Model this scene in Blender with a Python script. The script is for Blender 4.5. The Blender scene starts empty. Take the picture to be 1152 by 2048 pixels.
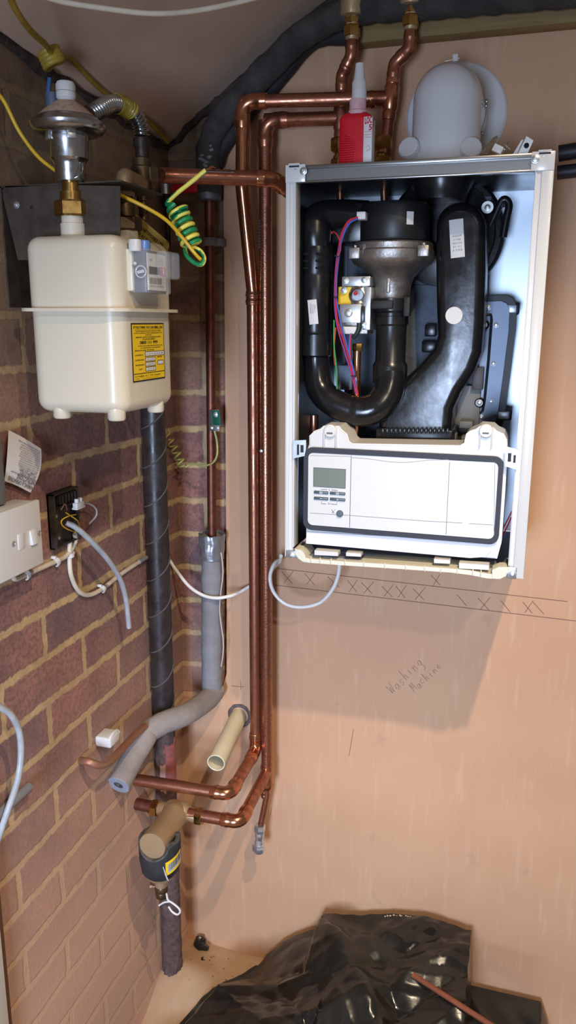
import bpy, bmesh, math, random
from mathutils import Vector, Matrix, noise
random.seed(7)
R = math.radians
SC = bpy.context.scene
COL = SC.collection

# ------------------------------------------------------------------ camera
CAM_LOC = Vector((0.82, -1.775, 1.78))
ROT = ((0.9562167, 0.07116959, -0.28387411),      # world x,y,z rows over camera right,down,forward
       (0.29263828, -0.22081827, 0.93037741),
       (0.00352999, -0.97271485, -0.23197707))
FPX = 1605.0
cam = bpy.data.cameras.new('camera'); cam_ob = bpy.data.objects.new('camera', cam); COL.objects.link(cam_ob)
m = Matrix(((ROT[0][0], -ROT[0][1], -ROT[0][2]), (ROT[1][0], -ROT[1][1], -ROT[1][2]), (ROT[2][0], -ROT[2][1], -ROT[2][2]))).to_4x4()
m.translation = CAM_LOC
cam_ob.matrix_world = m
cam.sensor_fit = 'VERTICAL'; cam.sensor_height = 36; cam.lens = 36 * FPX / 2048
cam.clip_start = 0.02
SC.camera = cam_ob

# ------------------------------------------------------------------ light
SC.view_settings.view_transform = 'Standard'; SC.view_settings.look = 'None'
SC.view_settings.exposure = 0.0; SC.view_settings.gamma = 1.0; SC.view_settings.use_curve_mapping = False
w = bpy.data.worlds.new('world'); SC.world = w; w.use_nodes = True
w.node_tree.nodes['Background'].inputs[0].default_value = (1.0, 0.93, 0.88, 1)
w.node_tree.nodes['Background'].inputs[1].default_value = 0.15

def aim(ob, loc, target):
    ob.location = loc
    ob.rotation_euler = (Vector(target) - Vector(loc)).to_track_quat('-Z', 'Y').to_euler()
def light(name, kind, loc, target, energy, color, **kw):
    l = bpy.data.lights.new(name, kind); l.energy = energy; l.color = color
    for k, v in kw.items(): setattr(l, k, v)
    o = bpy.data.objects.new(name, l); COL.objects.link(o); aim(o, loc, target)
    return o
# ceiling downlight, the warm key that throws the boiler's shadow down the wall
light('downlight', 'SPOT', (1.13, -1.38, 2.80), (0.66, -0.35, 0.42), 138, (1.0, 0.79, 0.56),
      shadow_soft_size=0.018, spot_size=R(72), spot_blend=1.0)
# second downlight further back, unseen, added to brighten the brick wall
light('downlight', 'SPOT', (1.55, -2.2, 2.70), (0.0, -0.45, 0.75), 60, (1.0, 0.86, 0.72),
      shadow_soft_size=0.03, spot_size=R(58), spot_blend=1.0)
# daylight from the window behind the camera
light('daylight', 'AREA', (0.62, -3.4, 1.25), (0.30, 0.0, 0.70), 21, (0.57, 0.72, 1.0),
      shape='RECTANGLE', size=0.5, size_y=0.9, spread=R(78))

# ------------------------------------------------------------------ survey helpers: a sight line of the camera met with a plane of the room
def ray(px, py):
    c = Vector((px - 576, py - 1024, FPX))
    return Vector([sum(ROT[i][j] * c[j] for j in range(3)) for i in range(3)])
def oy(px, py, Y=0.0):
    d = ray(px, py); return CAM_LOC + d * ((Y - CAM_LOC.y) / d.y)
def ox(px, py, X=0.0):
    d = ray(px, py); return CAM_LOC + d * ((X - CAM_LOC.x) / d.x)
def oz(px, py, Z=0.0):
    d = ray(px, py); return CAM_LOC + d * ((Z - CAM_LOC.z) / d.z)

# ------------------------------------------------------------------ materials
MATS = {}
def srgb(c):
    return tuple((x / 255 / 12.92) if x / 255 <= 0.04045 else ((x / 255 + 0.055) / 1.055) ** 2.4 for x in c) + (1,)
def mat(name, rgb, rough=0.5, metal=0.0, var=0.0, scale=30.0, bump=0.0, bscale=None, rgb2=None, alpha=1.0, trans=0.0, coat=0.0, spec=0.5, thr=0.5, sharp=0.5, rvar=0.0, stretch=None, bdist=0.002):
    """principled material; rgb in sRGB 0-255; var mixes towards rgb2 by a noise pattern"""
    if name in MATS: return MATS[name]
    M = bpy.data.materials.new(name); M.use_nodes = True; MATS[name] = M
    nt = M.node_tree; N = nt.nodes; L = nt.links
    b = N['Principled BSDF']
    b.inputs['Base Color'].default_value = srgb(rgb)
    b.inputs['Roughness'].default_value = rough; b.inputs['Metallic'].default_value = metal
    b.inputs['Coat Weight'].default_value = coat; b.inputs['Specular IOR Level'].default_value = spec
    b.inputs['Transmission Weight'].default_value = trans; b.inputs['Alpha'].default_value = alpha
    tc = N.new('ShaderNodeTexCoord'); vec = tc.outputs['Object']
    if stretch:
        mp = N.new('ShaderNodeMapping'); mp.inputs['Scale'].default_value = stretch
        L.new(vec, mp.inputs[0]); vec = mp.outputs[0]
    if var > 0:
        n = N.new('ShaderNodeTexNoise'); n.inputs['Scale'].default_value = scale; n.inputs['Detail'].default_value = 6
        n.inputs['Roughness'].default_value = 0.6
        L.new(vec, n.inputs['Vector'])
        mr = N.new('ShaderNodeMapRange'); mr.inputs[1].default_value = thr - sharp * 0.3; mr.inputs[2].default_value = thr + sharp * 0.3
        mr.inputs[3].default_value = 0; mr.inputs[4].default_value = var
        L.new(n.outputs['Fac'], mr.inputs[0])
        mx = N.new('ShaderNodeMix'); mx.data_type = 'RGBA'
        mx.inputs[6].default_value = srgb(rgb)
        mx.inputs[7].default_value = srgb(rgb2 if rgb2 else tuple(x * 0.6 for x in rgb))
        L.new(mr.outputs[0], mx.inputs[0]); L.new(mx.outputs[2], b.inputs['Base Color'])
        if rvar:
            m2 = N.new('ShaderNodeMapRange'); m2.inputs[1].default_value = 0.35; m2.inputs[2].default_value = 0.65
            m2.inputs[3].default_value = max(0.02, rough - rvar); m2.inputs[4].default_value = min(1, rough + rvar)
            L.new(n.outputs['Fac'], m2.inputs[0]); L.new(m2.outputs[0], b.inputs['Roughness'])
    if bump > 0:
        n2 = N.new('ShaderNodeTexNoise'); n2.inputs['Scale'].default_value = bscale or scale * 2; n2.inputs['Detail'].default_value = 5
        L.new(vec, n2.inputs['Vector'])
        bp = N.new('ShaderNodeBump'); bp.inputs['Strength'].default_value = bump; bp.inputs['Distance'].default_value = bdist
        L.new(n2.outputs['Fac'], bp.inputs['Height']); L.new(bp.outputs[0], b.inputs['Normal'])
    return M

copper = mat('copper', (184, 126, 100), 0.34, 0.9, 0.85, 45, 0.1, 90, rgb2=(142, 88, 68), rvar=0.1)
copper_bright = mat('copper_bright', (206, 144, 110), 0.22, 0.95, 0.6, 40, 0.05, 80, rgb2=(164, 98, 68), rvar=0.08)
copper_dull = mat('copper_dull', (128, 78, 62), 0.45, 0.8, 0.7, 60, 0.1, 90, rgb2=(92, 54, 46))
copper_spotty = mat('copper_spotty', (188, 128, 102), 0.3, 0.9, 0.8, 260, 0.15, 300, rgb2=(124, 78, 62), rvar=0.14)
copper_old = mat('copper_old', (170, 112, 88), 0.5, 0.6, 0.8, 60, 0.2, 90, rgb2=(150, 130, 105))
brass = mat('brass', (196, 158, 92), 0.28, 1.0, 0.5, 60, 0.06, 90, rgb2=(140, 104, 58), rvar=0.1)
brass_dusty = mat('brass_dusty', (182, 156, 120), 0.5, 0.5, 0.5, 260, 0.1, 260, rgb2=(150, 122, 86), rvar=0.1)
brass_dark = mat('brass_dark', (112, 92, 66), 0.42, 0.8, 0.7, 50, 0.2, 80, rgb2=(66, 50, 38))
chrome = mat('chrome', (228, 230, 234), 0.2, .85)
steel = mat('steel', (190, 192, 194), 0.24, 1.0, 0.4, 60, rgb2=(140, 140, 140), rvar=0.08)
zinc = mat('zinc_steel', (200, 202, 200), 0.38, 0.9, 0.4, 60, rgb2=(150, 150, 148))
steel_dark = mat('dark_steel_plate', (98, 88, 78), 0.5, 0.6, 0.8, 20, 0.1, 60, rgb2=(60, 52, 44))
iron = mat('iron', (64, 52, 46), 0.5, 0.5, 0.8, 60, 0.3, 90, rgb2=(40, 30, 28))
alu = mat('cast_aluminium', (176, 170, 164), 0.42, 0.9, 0.6, 50, 0.25, 160, rgb2=(126, 118, 112))
white_paint = mat('white_enamel', (212, 213, 212), 0.25, 0.0, coat=0.3)
white_plastic = mat('white_plastic', (210, 209, 206), 0.35)
white_flue = mat('white_gloss', (208, 207, 206), 0.14, coat=0.4)
cream = mat('cream_enamel', (212, 202, 180), 0.34, 0, 0.35, 9, 0.05, 40, rgb2=(208, 194, 166), coat=0.2)
cream_plastic = mat('cream_plastic', (214, 210, 190), 0.4)
ivory_plastic = mat('ivory_plastic', (214, 206, 176), 0.4, 0, 0.3, 30, rgb2=(190, 182, 150))
black_plastic = mat('black_plastic', (24, 24, 26), 0.28, 0, 0.3, 30, rgb2=(32, 32, 34), rvar=0.05)
black_matt = mat('black_matt', (22, 22, 24), 0.6)
black_rubber = mat('black_rubber', (30, 30, 34), 0.5)
foam_black = mat('black_foam', (30, 30, 32), 0.75, 0, 0.6, 40, 0.5, 160, rgb2=(52, 52, 54))
foam_grey = mat('grey_foam', (134, 134, 138), 0.7, 0, 0.6, 24, 0.35, 140, rgb2=(112, 108, 106))
foam_dusty = mat('dusty_grey_foam', (150, 140, 132), 0.8, 0, 0.7, 18, 0.35, 140, rgb2=(124, 120, 120))
foil = mat('foil_tape', (170, 174, 182), 0.3, 0.7, 0.5, 40, 0.6, 60, rgb2=(120, 124, 130))
label_white = mat('label_white', (216, 216, 214), 0.5)
label_yellow = mat('label_yellow', (238, 198, 24), 0.5)
ink = mat('ink', (30, 24, 20), 0.6)
ink_grey = mat('ink_grey', (90, 88, 88), 0.6)
red_plastic = mat('red_plastic', (206, 24, 40), 0.3)
red_wire = mat('red_wire', (196, 40, 50), 0.4)
blue_wire = mat('blue_wire', (70, 100, 190), 0.4)
green_wire = mat('green_wire', (60, 150, 80), 0.4)
earth_green = mat('earth_green', (28, 140, 84), 0.35)
earth_yellow = mat('earth_yellow', (236, 222, 96), 0.35)
old_yellow = mat('old_yellow_cable', (172, 146, 52), 0.45, 0, 0.6, 40, rgb2=(128, 104, 44))
bright_yellow = mat('yellow_cable', (218, 176, 40), 0.35, 0, 0.4, 30, rgb2=(180, 142, 34))
cable_white = mat('white_cable', (232, 228, 222), 0.35)
cable_cream = mat('cream_cable', (214, 204, 184), 0.45, 0, 0.5, 30, rgb2=(176, 164, 142))
cable_grey = mat('grey_cable', (150, 156, 162), 0.4, 0, 0.5, 50, rgb2=(186, 190, 194))
cable_black = mat('black_cable', (26, 26, 30), 0.4)
tape_grey = mat('grey_tape', (126, 130, 136), 0.4)
lcd = mat('lcd_glass', (104, 114, 100), 0.35)
button_grey = mat('button_grey', (74, 86, 94), 0.4)

# ------------------------------------------------------------------ mesh builder
class MB:
    def __init__(s): s.bm = bmesh.new(); s.mi = 0
    def _mark(s, n0):
        s.bm.faces.ensure_lookup_table()
        for i in range(n0, len(s.bm.faces)): s.bm.faces[i].material_index = s.mi
    def box(s, x0, x1, y0, y1, z0, z1, bev=0.0, seg=2, M=None):
        n0 = len(s.bm.faces)
        t = bmesh.new()
        bmesh.ops.create_cube(t, size=1)
        for v in t.verts:
            v.co = Vector(((x0 + x1) / 2 + v.co.x * abs(x1 - x0), (y0 + y1) / 2 + v.co.y * abs(y1 - y0), (z0 + z1) / 2 + v.co.z * abs(z1 - z0)))
        if bev > 0: bmesh.ops.bevel(t, geom=t.edges[:], offset=bev, segments=seg, affect='EDGES', profile=0.5)
        s._merge(t, M); s._mark(n0); return s
    def _merge(s, t, M=None):
        mp = {}
        for v in t.verts: mp[v] = s.bm.verts.new(M @ v.co if M else v.co)
        for f in t.faces:
            try: s.bm.faces.new([mp[v] for v in f.verts])
            except ValueError: pass
        t.free()
    def obox(s, c, ex, ey, ez, hx, hy, hz, bev=0.0, seg=2):
        """box centred at c with axes ex,ey,ez and half sizes"""
        ex, ey, ez = Vector(ex).normalized(), Vector(ey).normalized(), Vector(ez).normalized()
        M = Matrix((ex, ey, ez)).transposed().to_4x4(); M.translation = Vector(c)
        return s.box(-hx, hx, -hy, hy, -hz, hz, bev, seg, M)
    def tube(s, pts, r, n=14, cap=True, closed=False, mis=None):
        n0 = len(s.bm.faces)
        P = [Vector(p) for p in pts]; K = len(P)
        rr = r if isinstance(r, (list, tuple)) else [r] * K
        T = []
        for i in range(K):
            a = P[i - 1] if (i > 0 or closed) else P[i]; b = P[(i + 1) % K] if (i < K - 1 or closed) else P[i]
            d = (b - a); T.append(d.normalized() if d.length > 1e-9 else (T[-1] if T else Vector((0, 0, 1))))
        up = Vector((0, 0, 1)) if abs(T[0].z) < 0.9 else Vector((0, 1, 0))
        u = (up - T[0] * up.dot(T[0])).normalized(); rings = []
        for i in range(K):
            u = (u - T[i] * u.dot(T[i])).normalized(); v = T[i].cross(u)
            rings.append([s.bm.verts.new(P[i] + (u * math.cos(2 * math.pi * k / n) + v * math.sin(2 * math.pi * k / n)) * rr[i]) for k in range(n)])
        for i in range(K if closed else K - 1):
            A, B = rings[i], rings[(i + 1) % K]
            for k in range(n):
                f = s.bm.faces.new((A[k], A[(k + 1) % n], B[(k + 1) % n], B[k]))
                f.material_index = mis(i, k, n) if mis else s.mi
        if cap and not closed:
            f = s.bm.faces.new(rings[0][::-1]); f.material_index = s.mi
            f = s.bm.faces.new(rings[-1]); f.material_index = s.mi
        return s
    def lathe(s, prof, o=(0, 0, 0), axis=(0, 0, 1), n=32, cap=True, sides=None):
        """prof: (radius, height) pairs along axis from o"""
        n0 = len(s.bm.faces); ax = Vector(axis).normalized(); o = Vector(o)
        up = Vector((0, 0, 1)) if abs(ax.z) < 0.9 else Vector((0, 1, 0))
        u = (up - ax * up.dot(ax)).normalized(); v = ax.cross(u); n = sides or n
        rings = [[s.bm.verts.new(o + ax * h + (u * math.cos(2 * math.pi * k / n) + v * math.sin(2 * math.pi * k / n)) * max(r, 1e-5)) for k in range(n)] for r, h in prof]
        for A, B in zip(rings, rings[1:]):
            for k in range(n): s.bm.faces.new((A[k], A[(k + 1) % n], B[(k + 1) % n], B[k]))
        if cap: s.bm.faces.new(rings[0][::-1]); s.bm.faces.new(rings[-1])
        s._mark(n0); return s
    def hexnut(s, o, axis, r, h, sides=6):
        return s.lathe([(r * 0.9, 0), (r, h * 0.12), (r, h * 0.88), (r * 0.9, h)], o, axis, sides=sides)
    def prism(s, poly, vec, cap=True):
        n0 = len(s.bm.faces); vec = Vector(vec)
        A = [s.bm.verts.new(Vector(p)) for p in poly]; B = [s.bm.verts.new(Vector(p) + vec) for p in poly]
        n = len(A)
        for k in range(n): s.bm.faces.new((A[k], A[(k + 1) % n], B[(k + 1) % n], B[k]))
        if cap: s.bm.faces.new(A[::-1]); s.bm.faces.new(B)
        s._mark(n0); return s
    def frame(s, outer, inner, vec):
        """ring between two outlines with the same number of points, extruded"""
        n0 = len(s.bm.faces); vec = Vector(vec); n = len(outer)
        O = [s.bm.verts.new(Vector(p)) for p in outer]; I = [s.bm.verts.new(Vector(p)) for p in inner]
        O2 = [s.bm.verts.new(Vector(p) + vec) for p in outer]; I2 = [s.bm.verts.new(Vector(p) + vec) for p in inner]
        for k in range(n):
            j = (k + 1) % n
            s.bm.faces.new((O[k], O[j], I[j], I[k])); s.bm.faces.new((O2[j], O2[k], I2[k], I2[j]))
            s.bm.faces.new((O[j], O[k], O2[k], O2[j])); s.bm.faces.new((I[k], I[j], I2[j], I2[k]))
        s._mark(n0); return s
    def sph(s, c, r, sc=(1, 1, 1), sub=3):
        n0 = len(s.bm.faces); t = bmesh.new(); bmesh.ops.create_icosphere(t, subdivisions=sub, radius=r)
        for v in t.verts: v.co = Vector(c) + Vector((v.co.x * sc[0], v.co.y * sc[1], v.co.z * sc[2]))
        s._merge(t); s._mark(n0); return s
    def grid(s, fn, nu, nv, closed_u=False):
        n0 = len(s.bm.faces)
        V = [[s.bm.verts.new(Vector(fn(i / (nu if closed_u else nu - 1), j / (nv - 1)))) for i in range(nu)] for j in range(nv)]
        for j in range(nv - 1):
            for i in range(nu if closed_u else nu - 1):
                k = (i + 1) % nu
                s.bm.faces.new((V[j][i], V[j][k], V[j + 1][k], V[j + 1][i]))
        s._mark(n0); return s
    def text(s, body, size, o, ux=(1, 0, 0), uz=(0, 0, 1), width=None, align='CENTER', bold=0.0):
        cu = bpy.data.curves.new('t', 'FONT'); cu.body = body; cu.size = 1.0; cu.resolution_u = 2
        cu.align_x = align; cu.align_y = 'CENTER'; cu.offset = bold
        ob = bpy.data.objects.new('t', cu); COL.objects.link(ob)
        me = bpy.data.meshes.new_from_object(ob.evaluated_get(bpy.context.evaluated_depsgraph_get()))
        xs = [v.co.x for v in me.vertices] or [0, 1]
        kx = size
        if width: kx = width / max(1e-6, max(xs) - min(xs))
        ux, uz, o = Vector(ux), Vector(uz), Vector(o); n0 = len(s.bm.faces)
        vs = [s.bm.verts.new(o + ux * v.co.x * kx + uz * v.co.y * size) for v in me.vertices]
        for p in me.polygons:
            try: s.bm.faces.new([vs[i] for i in p.vertices])
            except ValueError: pass
        s._mark(n0)
        bpy.data.objects.remove(ob); bpy.data.curves.remove(cu); bpy.data.meshes.remove(me)
        return s

ROOT = {}
def finish(name, mb, mats, parent=None, angle=38, recalc=True):
    bm = mb.bm
    if recalc: bmesh.ops.recalc_face_normals(bm, faces=bm.faces[:])
    if parent is not None: base = ROOT[parent.name]
    else:
        xs = [v.co for v in bm.verts]
        base = Vector(((min(v.x for v in xs) + max(v.x for v in xs)) / 2, (min(v.y for v in xs) + max(v.y for v in xs)) / 2, min(v.z for v in xs)))
    for v in bm.verts: v.co -= base
    me = bpy.data.meshes.new(name); bm.to_mesh(me); bm.free()
    for m_ in (mats if isinstance(mats, (list, tuple)) else [mats]): me.materials.append(m_)
    me.shade_smooth(); me.set_sharp_from_angle(angle=R(angle))
    o = bpy.data.objects.new(name, me); COL.objects.link(o)
    if parent is not None: o.parent = parent
    else: o.location = base
    ROOT[o.name] = base
    return o
def thing(name, label, cat, loc, group=None):
    o = bpy.data.objects.new(name, None); COL.objects.link(o); o.empty_display_size = 0.05
    o.location = loc; o['label'] = label; o['category'] = cat
    if group: o['group'] = group
    ROOT[o.name] = Vector(loc); return o
def tag(o, label, cat, group=None):
    o['label'] = label; o['category'] = cat
    if group: o['group'] = group
    return o
def struct(name, mb, mats, parent=None, **k):
    o = finish(name, mb, mats, parent, **k)
    if parent is None: o['kind'] = 'structure'
    return o

# ------------------------------------------------------------------ paths
def fillet(pts, rad, n=8):
    P = [Vector(p) for p in pts]; out = [P[0]]
    for i in range(1, len(P) - 1):
        a, b, c = P[i - 1], P[i], P[i + 1]
        d1, d2 = (a - b).normalized(), (c - b).normalized()
        ang = d1.angle(d2)
        if ang > R(176): out.append(b); continue
        t = min(rad / math.tan(ang / 2), (a - b).length * 0.49, (c - b).length * 0.49); rr = t * math.tan(ang / 2)
        ctr = b + (d1 + d2).normalized() * (rr / math.sin(ang / 2))
        s0, s1 = b + d1 * t - ctr, b + d2 * t - ctr; tot = s0.angle(s1); axis = s0.cross(s1).normalized()
        for k in range(n + 1): out.append(ctr + Matrix.Rotation(tot * k / n, 3, axis) @ s0)
    out.append(P[-1]); return out
def spline(pts, n=8, closed=False):
    P = [Vector(p) for p in pts]; K = len(P); out = []
    for i in range(K if closed else K - 1):
        p0 = P[i - 1] if (i > 0 or closed) else P[0] * 2 - P[1]
        p1 = P[i]; p2 = P[(i + 1) % K]
        p3 = P[(i + 2) % K] if (i + 2 < K or closed) else P[-1] * 2 - P[-2]
        for k in range(n):
            t = k / n
            out.append(0.5 * ((2 * p1) + (p2 - p0) * t + (2 * p0 - 5 * p1 + 4 * p2 - p3) * t * t + (3 * p1 - p0 - 3 * p2 + p3) * t ** 3))
    if not closed: out.append(P[-1])
    return out
def helix(a, b, rad, turns, n=22, phase=0.0, rad2=None):
    a, b = Vector(a), Vector(b); ax = (b - a).normalized()
    up = Vector((0, 0, 1)) if abs(ax.z) < 0.9 else Vector((0, 1, 0))
    u = (up - ax * up.dot(ax)).normalized(); v = ax.cross(u); N = int(turns * n); out = []
    for i in range(N + 1):
        t = i / N; an = phase + 2 * math.pi * turns * t; rr = rad + ((rad2 if rad2 else rad) - rad) * t
        out.append(a.lerp(b, t) + (u * math.cos(an) + v * math.sin(an)) * rr)
    return out
def elbow_fit(a, b, c, r, rad, mat_, parent, name='elbow_fitting', ext=1.9):
    """a soldered elbow sleeve around corner b of a pipe running a-b-c"""
    a, b, c = Vector(a), Vector(b), Vector(c)
    d1, d2 = (a - b).normalized(), (c - b).normalized(); ang = d1.angle(d2); t = rad / math.tan(ang / 2)
    e = t + ext * r
    core = fillet([b + d1 * e, b, b + d2 * e], rad, 8)
    pts = [core[0]]; L = ext * r; rs = [1.08 * r]
    for q, k in ((0.12, 1.14), (0.3, 1.14), (0.42, 1.2), (0.6, 1.2), (0.72, 1.12)): pts.append(b + d1 * (e - q * L)); rs.append(k * r)
    for p in core[1:-1]: pts.append(p); rs.append(1.12 * r)
    for q, k in ((0.28, 1.12), (0.4, 1.2), (0.58, 1.2), (0.7, 1.14), (0.88, 1.14), (1.0, 1.08)): pts.append(b + d2 * (t + q * L)); rs.append(k * r)
    return finish(name, MB().tube(pts, rs, 20), mat_, parent)
def sleeve(p, d, r, L, mat_, parent, name='coupling'):
    """straight soldered coupling centred at p along d"""
    d = Vector(d).normalized(); o = Vector(p) - d * L / 2
    return finish(name, MB().lathe([(r, 0), (1.12 * r, 0.001), (1.12 * r, L * .18), (1.2 * r, L * .24), (1.2 * r, L * .32), (1.1 * r, L * .38), (1.1 * r, L * .62), (1.2 * r, L * .68), (1.2 * r, L * .76), (1.12 * r, L * .82), (1.12 * r, L - .001), (r, L)], o, d, 20), mat_, parent)
def screw_head(p, d, r, parent, name='screw', m_=None):
    d = Vector(d).normalized()
    mb = MB().lathe([(r * 1.25, 0), (r * 1.25, r * .15), (r, r * .2), (r * .92, r * .6), (r * .45, r * .72), (r * .4, r * .3), (0.00001, r * .3)], Vector(p), d, 16)
    return finish(name, mb, m_ or zinc, parent)
def rrect(x0, x1, z0, z1, r, Y, n=5):
    out = []
    for cx, cz, a0 in ((x1 - r, z1 - r, 0), (x0 + r, z1 - r, 90), (x0 + r, z0 + r, 180), (x1 - r, z0 + r, 270)):
        for k in range(n + 1):
            a = R(a0 + 90 * k / n); out.append(Vector((cx + r * math.cos(a), Y, cz + r * math.sin(a))))
    return out

# ================================================================== SETTING
WX = -0.015            # left wall plane
FZ = 0.05              # floor level
def ceil_z(x, y): return 2.175 + 0.665 * x - 0.07 * y

def brick_material():
    M = bpy.data.materials.new('old_brick'); M.use_nodes = True
    nt = M.node_tree; N = nt.nodes; L = nt.links; b = N['Principled BSDF']
    geo = N.new('ShaderNodeNewGeometry')
    sep = N.new('ShaderNodeSeparateXYZ'); L.new(geo.outputs['Position'], sep.inputs[0])
    nrm = N.new('ShaderNodeSeparateXYZ'); L.new(geo.outputs['True Normal'], nrm.inputs[0])
    absx = N.new('ShaderNodeMath'); absx.operation = 'ABSOLUTE'; L.new(nrm.outputs[0], absx.inputs[0])
    gt = N.new('ShaderNodeMath'); gt.operation = 'GREATER_THAN'; gt.inputs[1].default_value = 0.5; L.new(absx.outputs[0], gt.inputs[0])
    my = N.new('ShaderNodeMath'); my.operation = 'ADD'; my.inputs[1].default_value = 0.579; L.new(sep.outputs[1], my.inputs[0])
    mxx = N.new('ShaderNodeMath'); mxx.operation = 'ADD'; mxx.inputs[1].default_value = 0.071; L.new(sep.outputs[0], mxx.inputs[0])
    mu = N.new('ShaderNodeMix'); L.new(gt.outputs[0], mu.inputs[0]); L.new(mxx.outputs[0], mu.inputs[2]); L.new(my.outputs[0], mu.inputs[3])
    mz = N.new('ShaderNodeMath'); mz.operation = 'ADD'; mz.inputs[1].default_value = -0.0254 + 0.004; L.new(sep.outputs[2], mz.inputs[0])
    cmb = N.new('ShaderNodeCombineXYZ'); L.new(mu.outputs[0], cmb.inputs[0]); L.new(mz.outputs[0], cmb.inputs[1])
    # wobble of the joints
    def noise_(scale, detail=4, rough=0.55):
        n = N.new('ShaderNodeTexNoise'); n.inputs['Scale'].default_value = scale; n.inputs['Detail'].default_value = detail
        n.inputs['Roughness'].default_value = rough; L.new(geo.outputs['Position'], n.inputs['Vector']); return n
    def math_(op, a, bb, c=None):
        n = N.new('ShaderNodeMath'); n.operation = op
        for i, q in enumerate((a, bb, c)):
            if q is None: continue
            if isinstance(q, (int, float)): n.inputs[i].default_value = q
            else: L.new(q, n.inputs[i])
        return n.outputs[0]
    def mr_(src, a, bb, c=0.0, d=1.0):
        n = N.new('ShaderNodeMapRange'); n.inputs[1].default_value = a; n.inputs[2].default_value = bb; n.inputs[3].default_value = c; n.inputs[4].default_value = d
        L.new(src, n.inputs[0]); return n.outputs[0]
    def mix_(fac, a, bb, typ='MIX'):
        n = N.new('ShaderNodeMix'); n.data_type = 'RGBA'; n.blend_type = typ
        for i, q in ((0, fac), (6, a), (7, bb)):
            if isinstance(q, (int, float)): n.inputs[i].default_value = q
            elif isinstance(q, tuple): n.inputs[i].default_value = srgb(q)
            else: L.new(q, n.inputs[i])
        return n.outputs[2]
    wn = noise_(30, 7, 0.75); wn2 = noise_(4, 2)
    vs = N.new('ShaderNodeVectorMath'); vs.operation = 'SUBTRACT'; L.new(wn.outputs['Color'], vs.inputs[0]); vs.inputs[1].default_value = (0.5, 0.5, 0.5)
    sc = N.new('ShaderNodeVectorMath'); sc.operation = 'SCALE'; sc.inputs['Scale'].default_value = 0.022; L.new(vs.outputs[0], sc.inputs[0])
    ad = N.new('ShaderNodeVectorMath'); ad.operation = 'ADD'; L.new(cmb.outputs[0], ad.inputs[0]); L.new(sc.outputs[0], ad.inputs[1])
    vs2 = N.new('ShaderNodeVectorMath'); vs2.operation = 'SUBTRACT'; L.new(wn2.outputs['Color'], vs2.inputs[0]); vs2.inputs[1].default_value = (0.5, 0.5, 0.5)
    sc2 = N.new('ShaderNodeVectorMath'); sc2.operation = 'SCALE'; sc2.inputs['Scale'].default_value = 0.016; L.new(vs2.outputs[0], sc2.inputs[0])
    ad2 = N.new('ShaderNodeVectorMath'); ad2.operation = 'ADD'; L.new(ad.outputs[0], ad2.inputs[0]); L.new(sc2.outputs[0], ad2.inputs[1])
    br = N.new('ShaderNodeTexBrick'); L.new(ad2.outputs[0], br.inputs['Vector'])
    br.inputs['Scale'].default_value = 1; br.inputs['Brick Width'].default_value = 0.264; br.inputs['Row Height'].default_value = 0.0883
    br.inputs['Mortar Size'].default_value = 0.0095; br.inputs['Mortar Smooth'].default_value = 0.45
    br.inputs['Color1'].default_value = srgb((160, 112, 100)); br.inputs['Color2'].default_value = srgb((126, 96, 96)); br.inputs['Bias'].default_value = 0.0
    br.inputs['Mortar'].default_value = srgb((176, 148, 104))
    fac = br.outputs['Fac']
    n1 = noise_(9, 6, 0.6); n3 = noise_(120, 4); n4 = noise_(2.2, 3); n5 = noise_(34, 6, 0.7)
    bcol = mix_(mr_(n1.outputs['Fac'], .42, .62), br.outputs['Color'], mix_(0.55, br.outputs['Color'], (96, 78, 82)))
    bcol = mix_(mr_(n5.outputs['Fac'], .60, .70, 0, .45), bcol, (176, 136, 112))
    bcol = mix_(mr_(n3.outputs['Fac'], .45, .60, 0, .55), bcol, (100, 72, 66)); n6 = noise_(260, 3, .7); bcol = mix_(mr_(n6.outputs['Fac'], .60, .70, 0, .6), bcol, (190, 150, 130))
    mort = mix_(mr_(n5.outputs['Fac'], .35, .65), (196, 168, 126), (166, 140, 106))
    # mortar smeared over the brick faces near the ceiling and near the corner
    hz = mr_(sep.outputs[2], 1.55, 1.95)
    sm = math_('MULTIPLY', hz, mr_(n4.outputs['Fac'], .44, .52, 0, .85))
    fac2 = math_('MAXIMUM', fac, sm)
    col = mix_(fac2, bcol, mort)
    # darker bricks higher up; pinkish plaster dust with painted warm light low down
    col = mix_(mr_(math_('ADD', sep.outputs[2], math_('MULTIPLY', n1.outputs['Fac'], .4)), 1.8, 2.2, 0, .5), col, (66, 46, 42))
    dust = mr_(math_('ADD', sep.outputs[2], math_('MULTIPLY', n4.outputs['Fac'], 0.5)), 1.38, .70, 0, .86)
    col = mix_(dust, col, (212, 172, 146))
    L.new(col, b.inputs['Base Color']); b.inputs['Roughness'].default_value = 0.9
    h = math_('SUBTRACT', math_('MULTIPLY', n5.outputs['Fac'], 0.5), math_('MULTIPLY', fac, 1.0))
    h = math_('ADD', h, math_('MULTIPLY', n3.outputs['Fac'], 0.25))
    bp = N.new('ShaderNodeBump'); bp.inputs['Strength'].default_value = 0.6; bp.inputs['Distance'].default_value = 0.003
    L.new(h, bp.inputs['Height']); L.new(bp.outputs[0], b.inputs['Normal'])
    return M
BRICK = brick_material()

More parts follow.
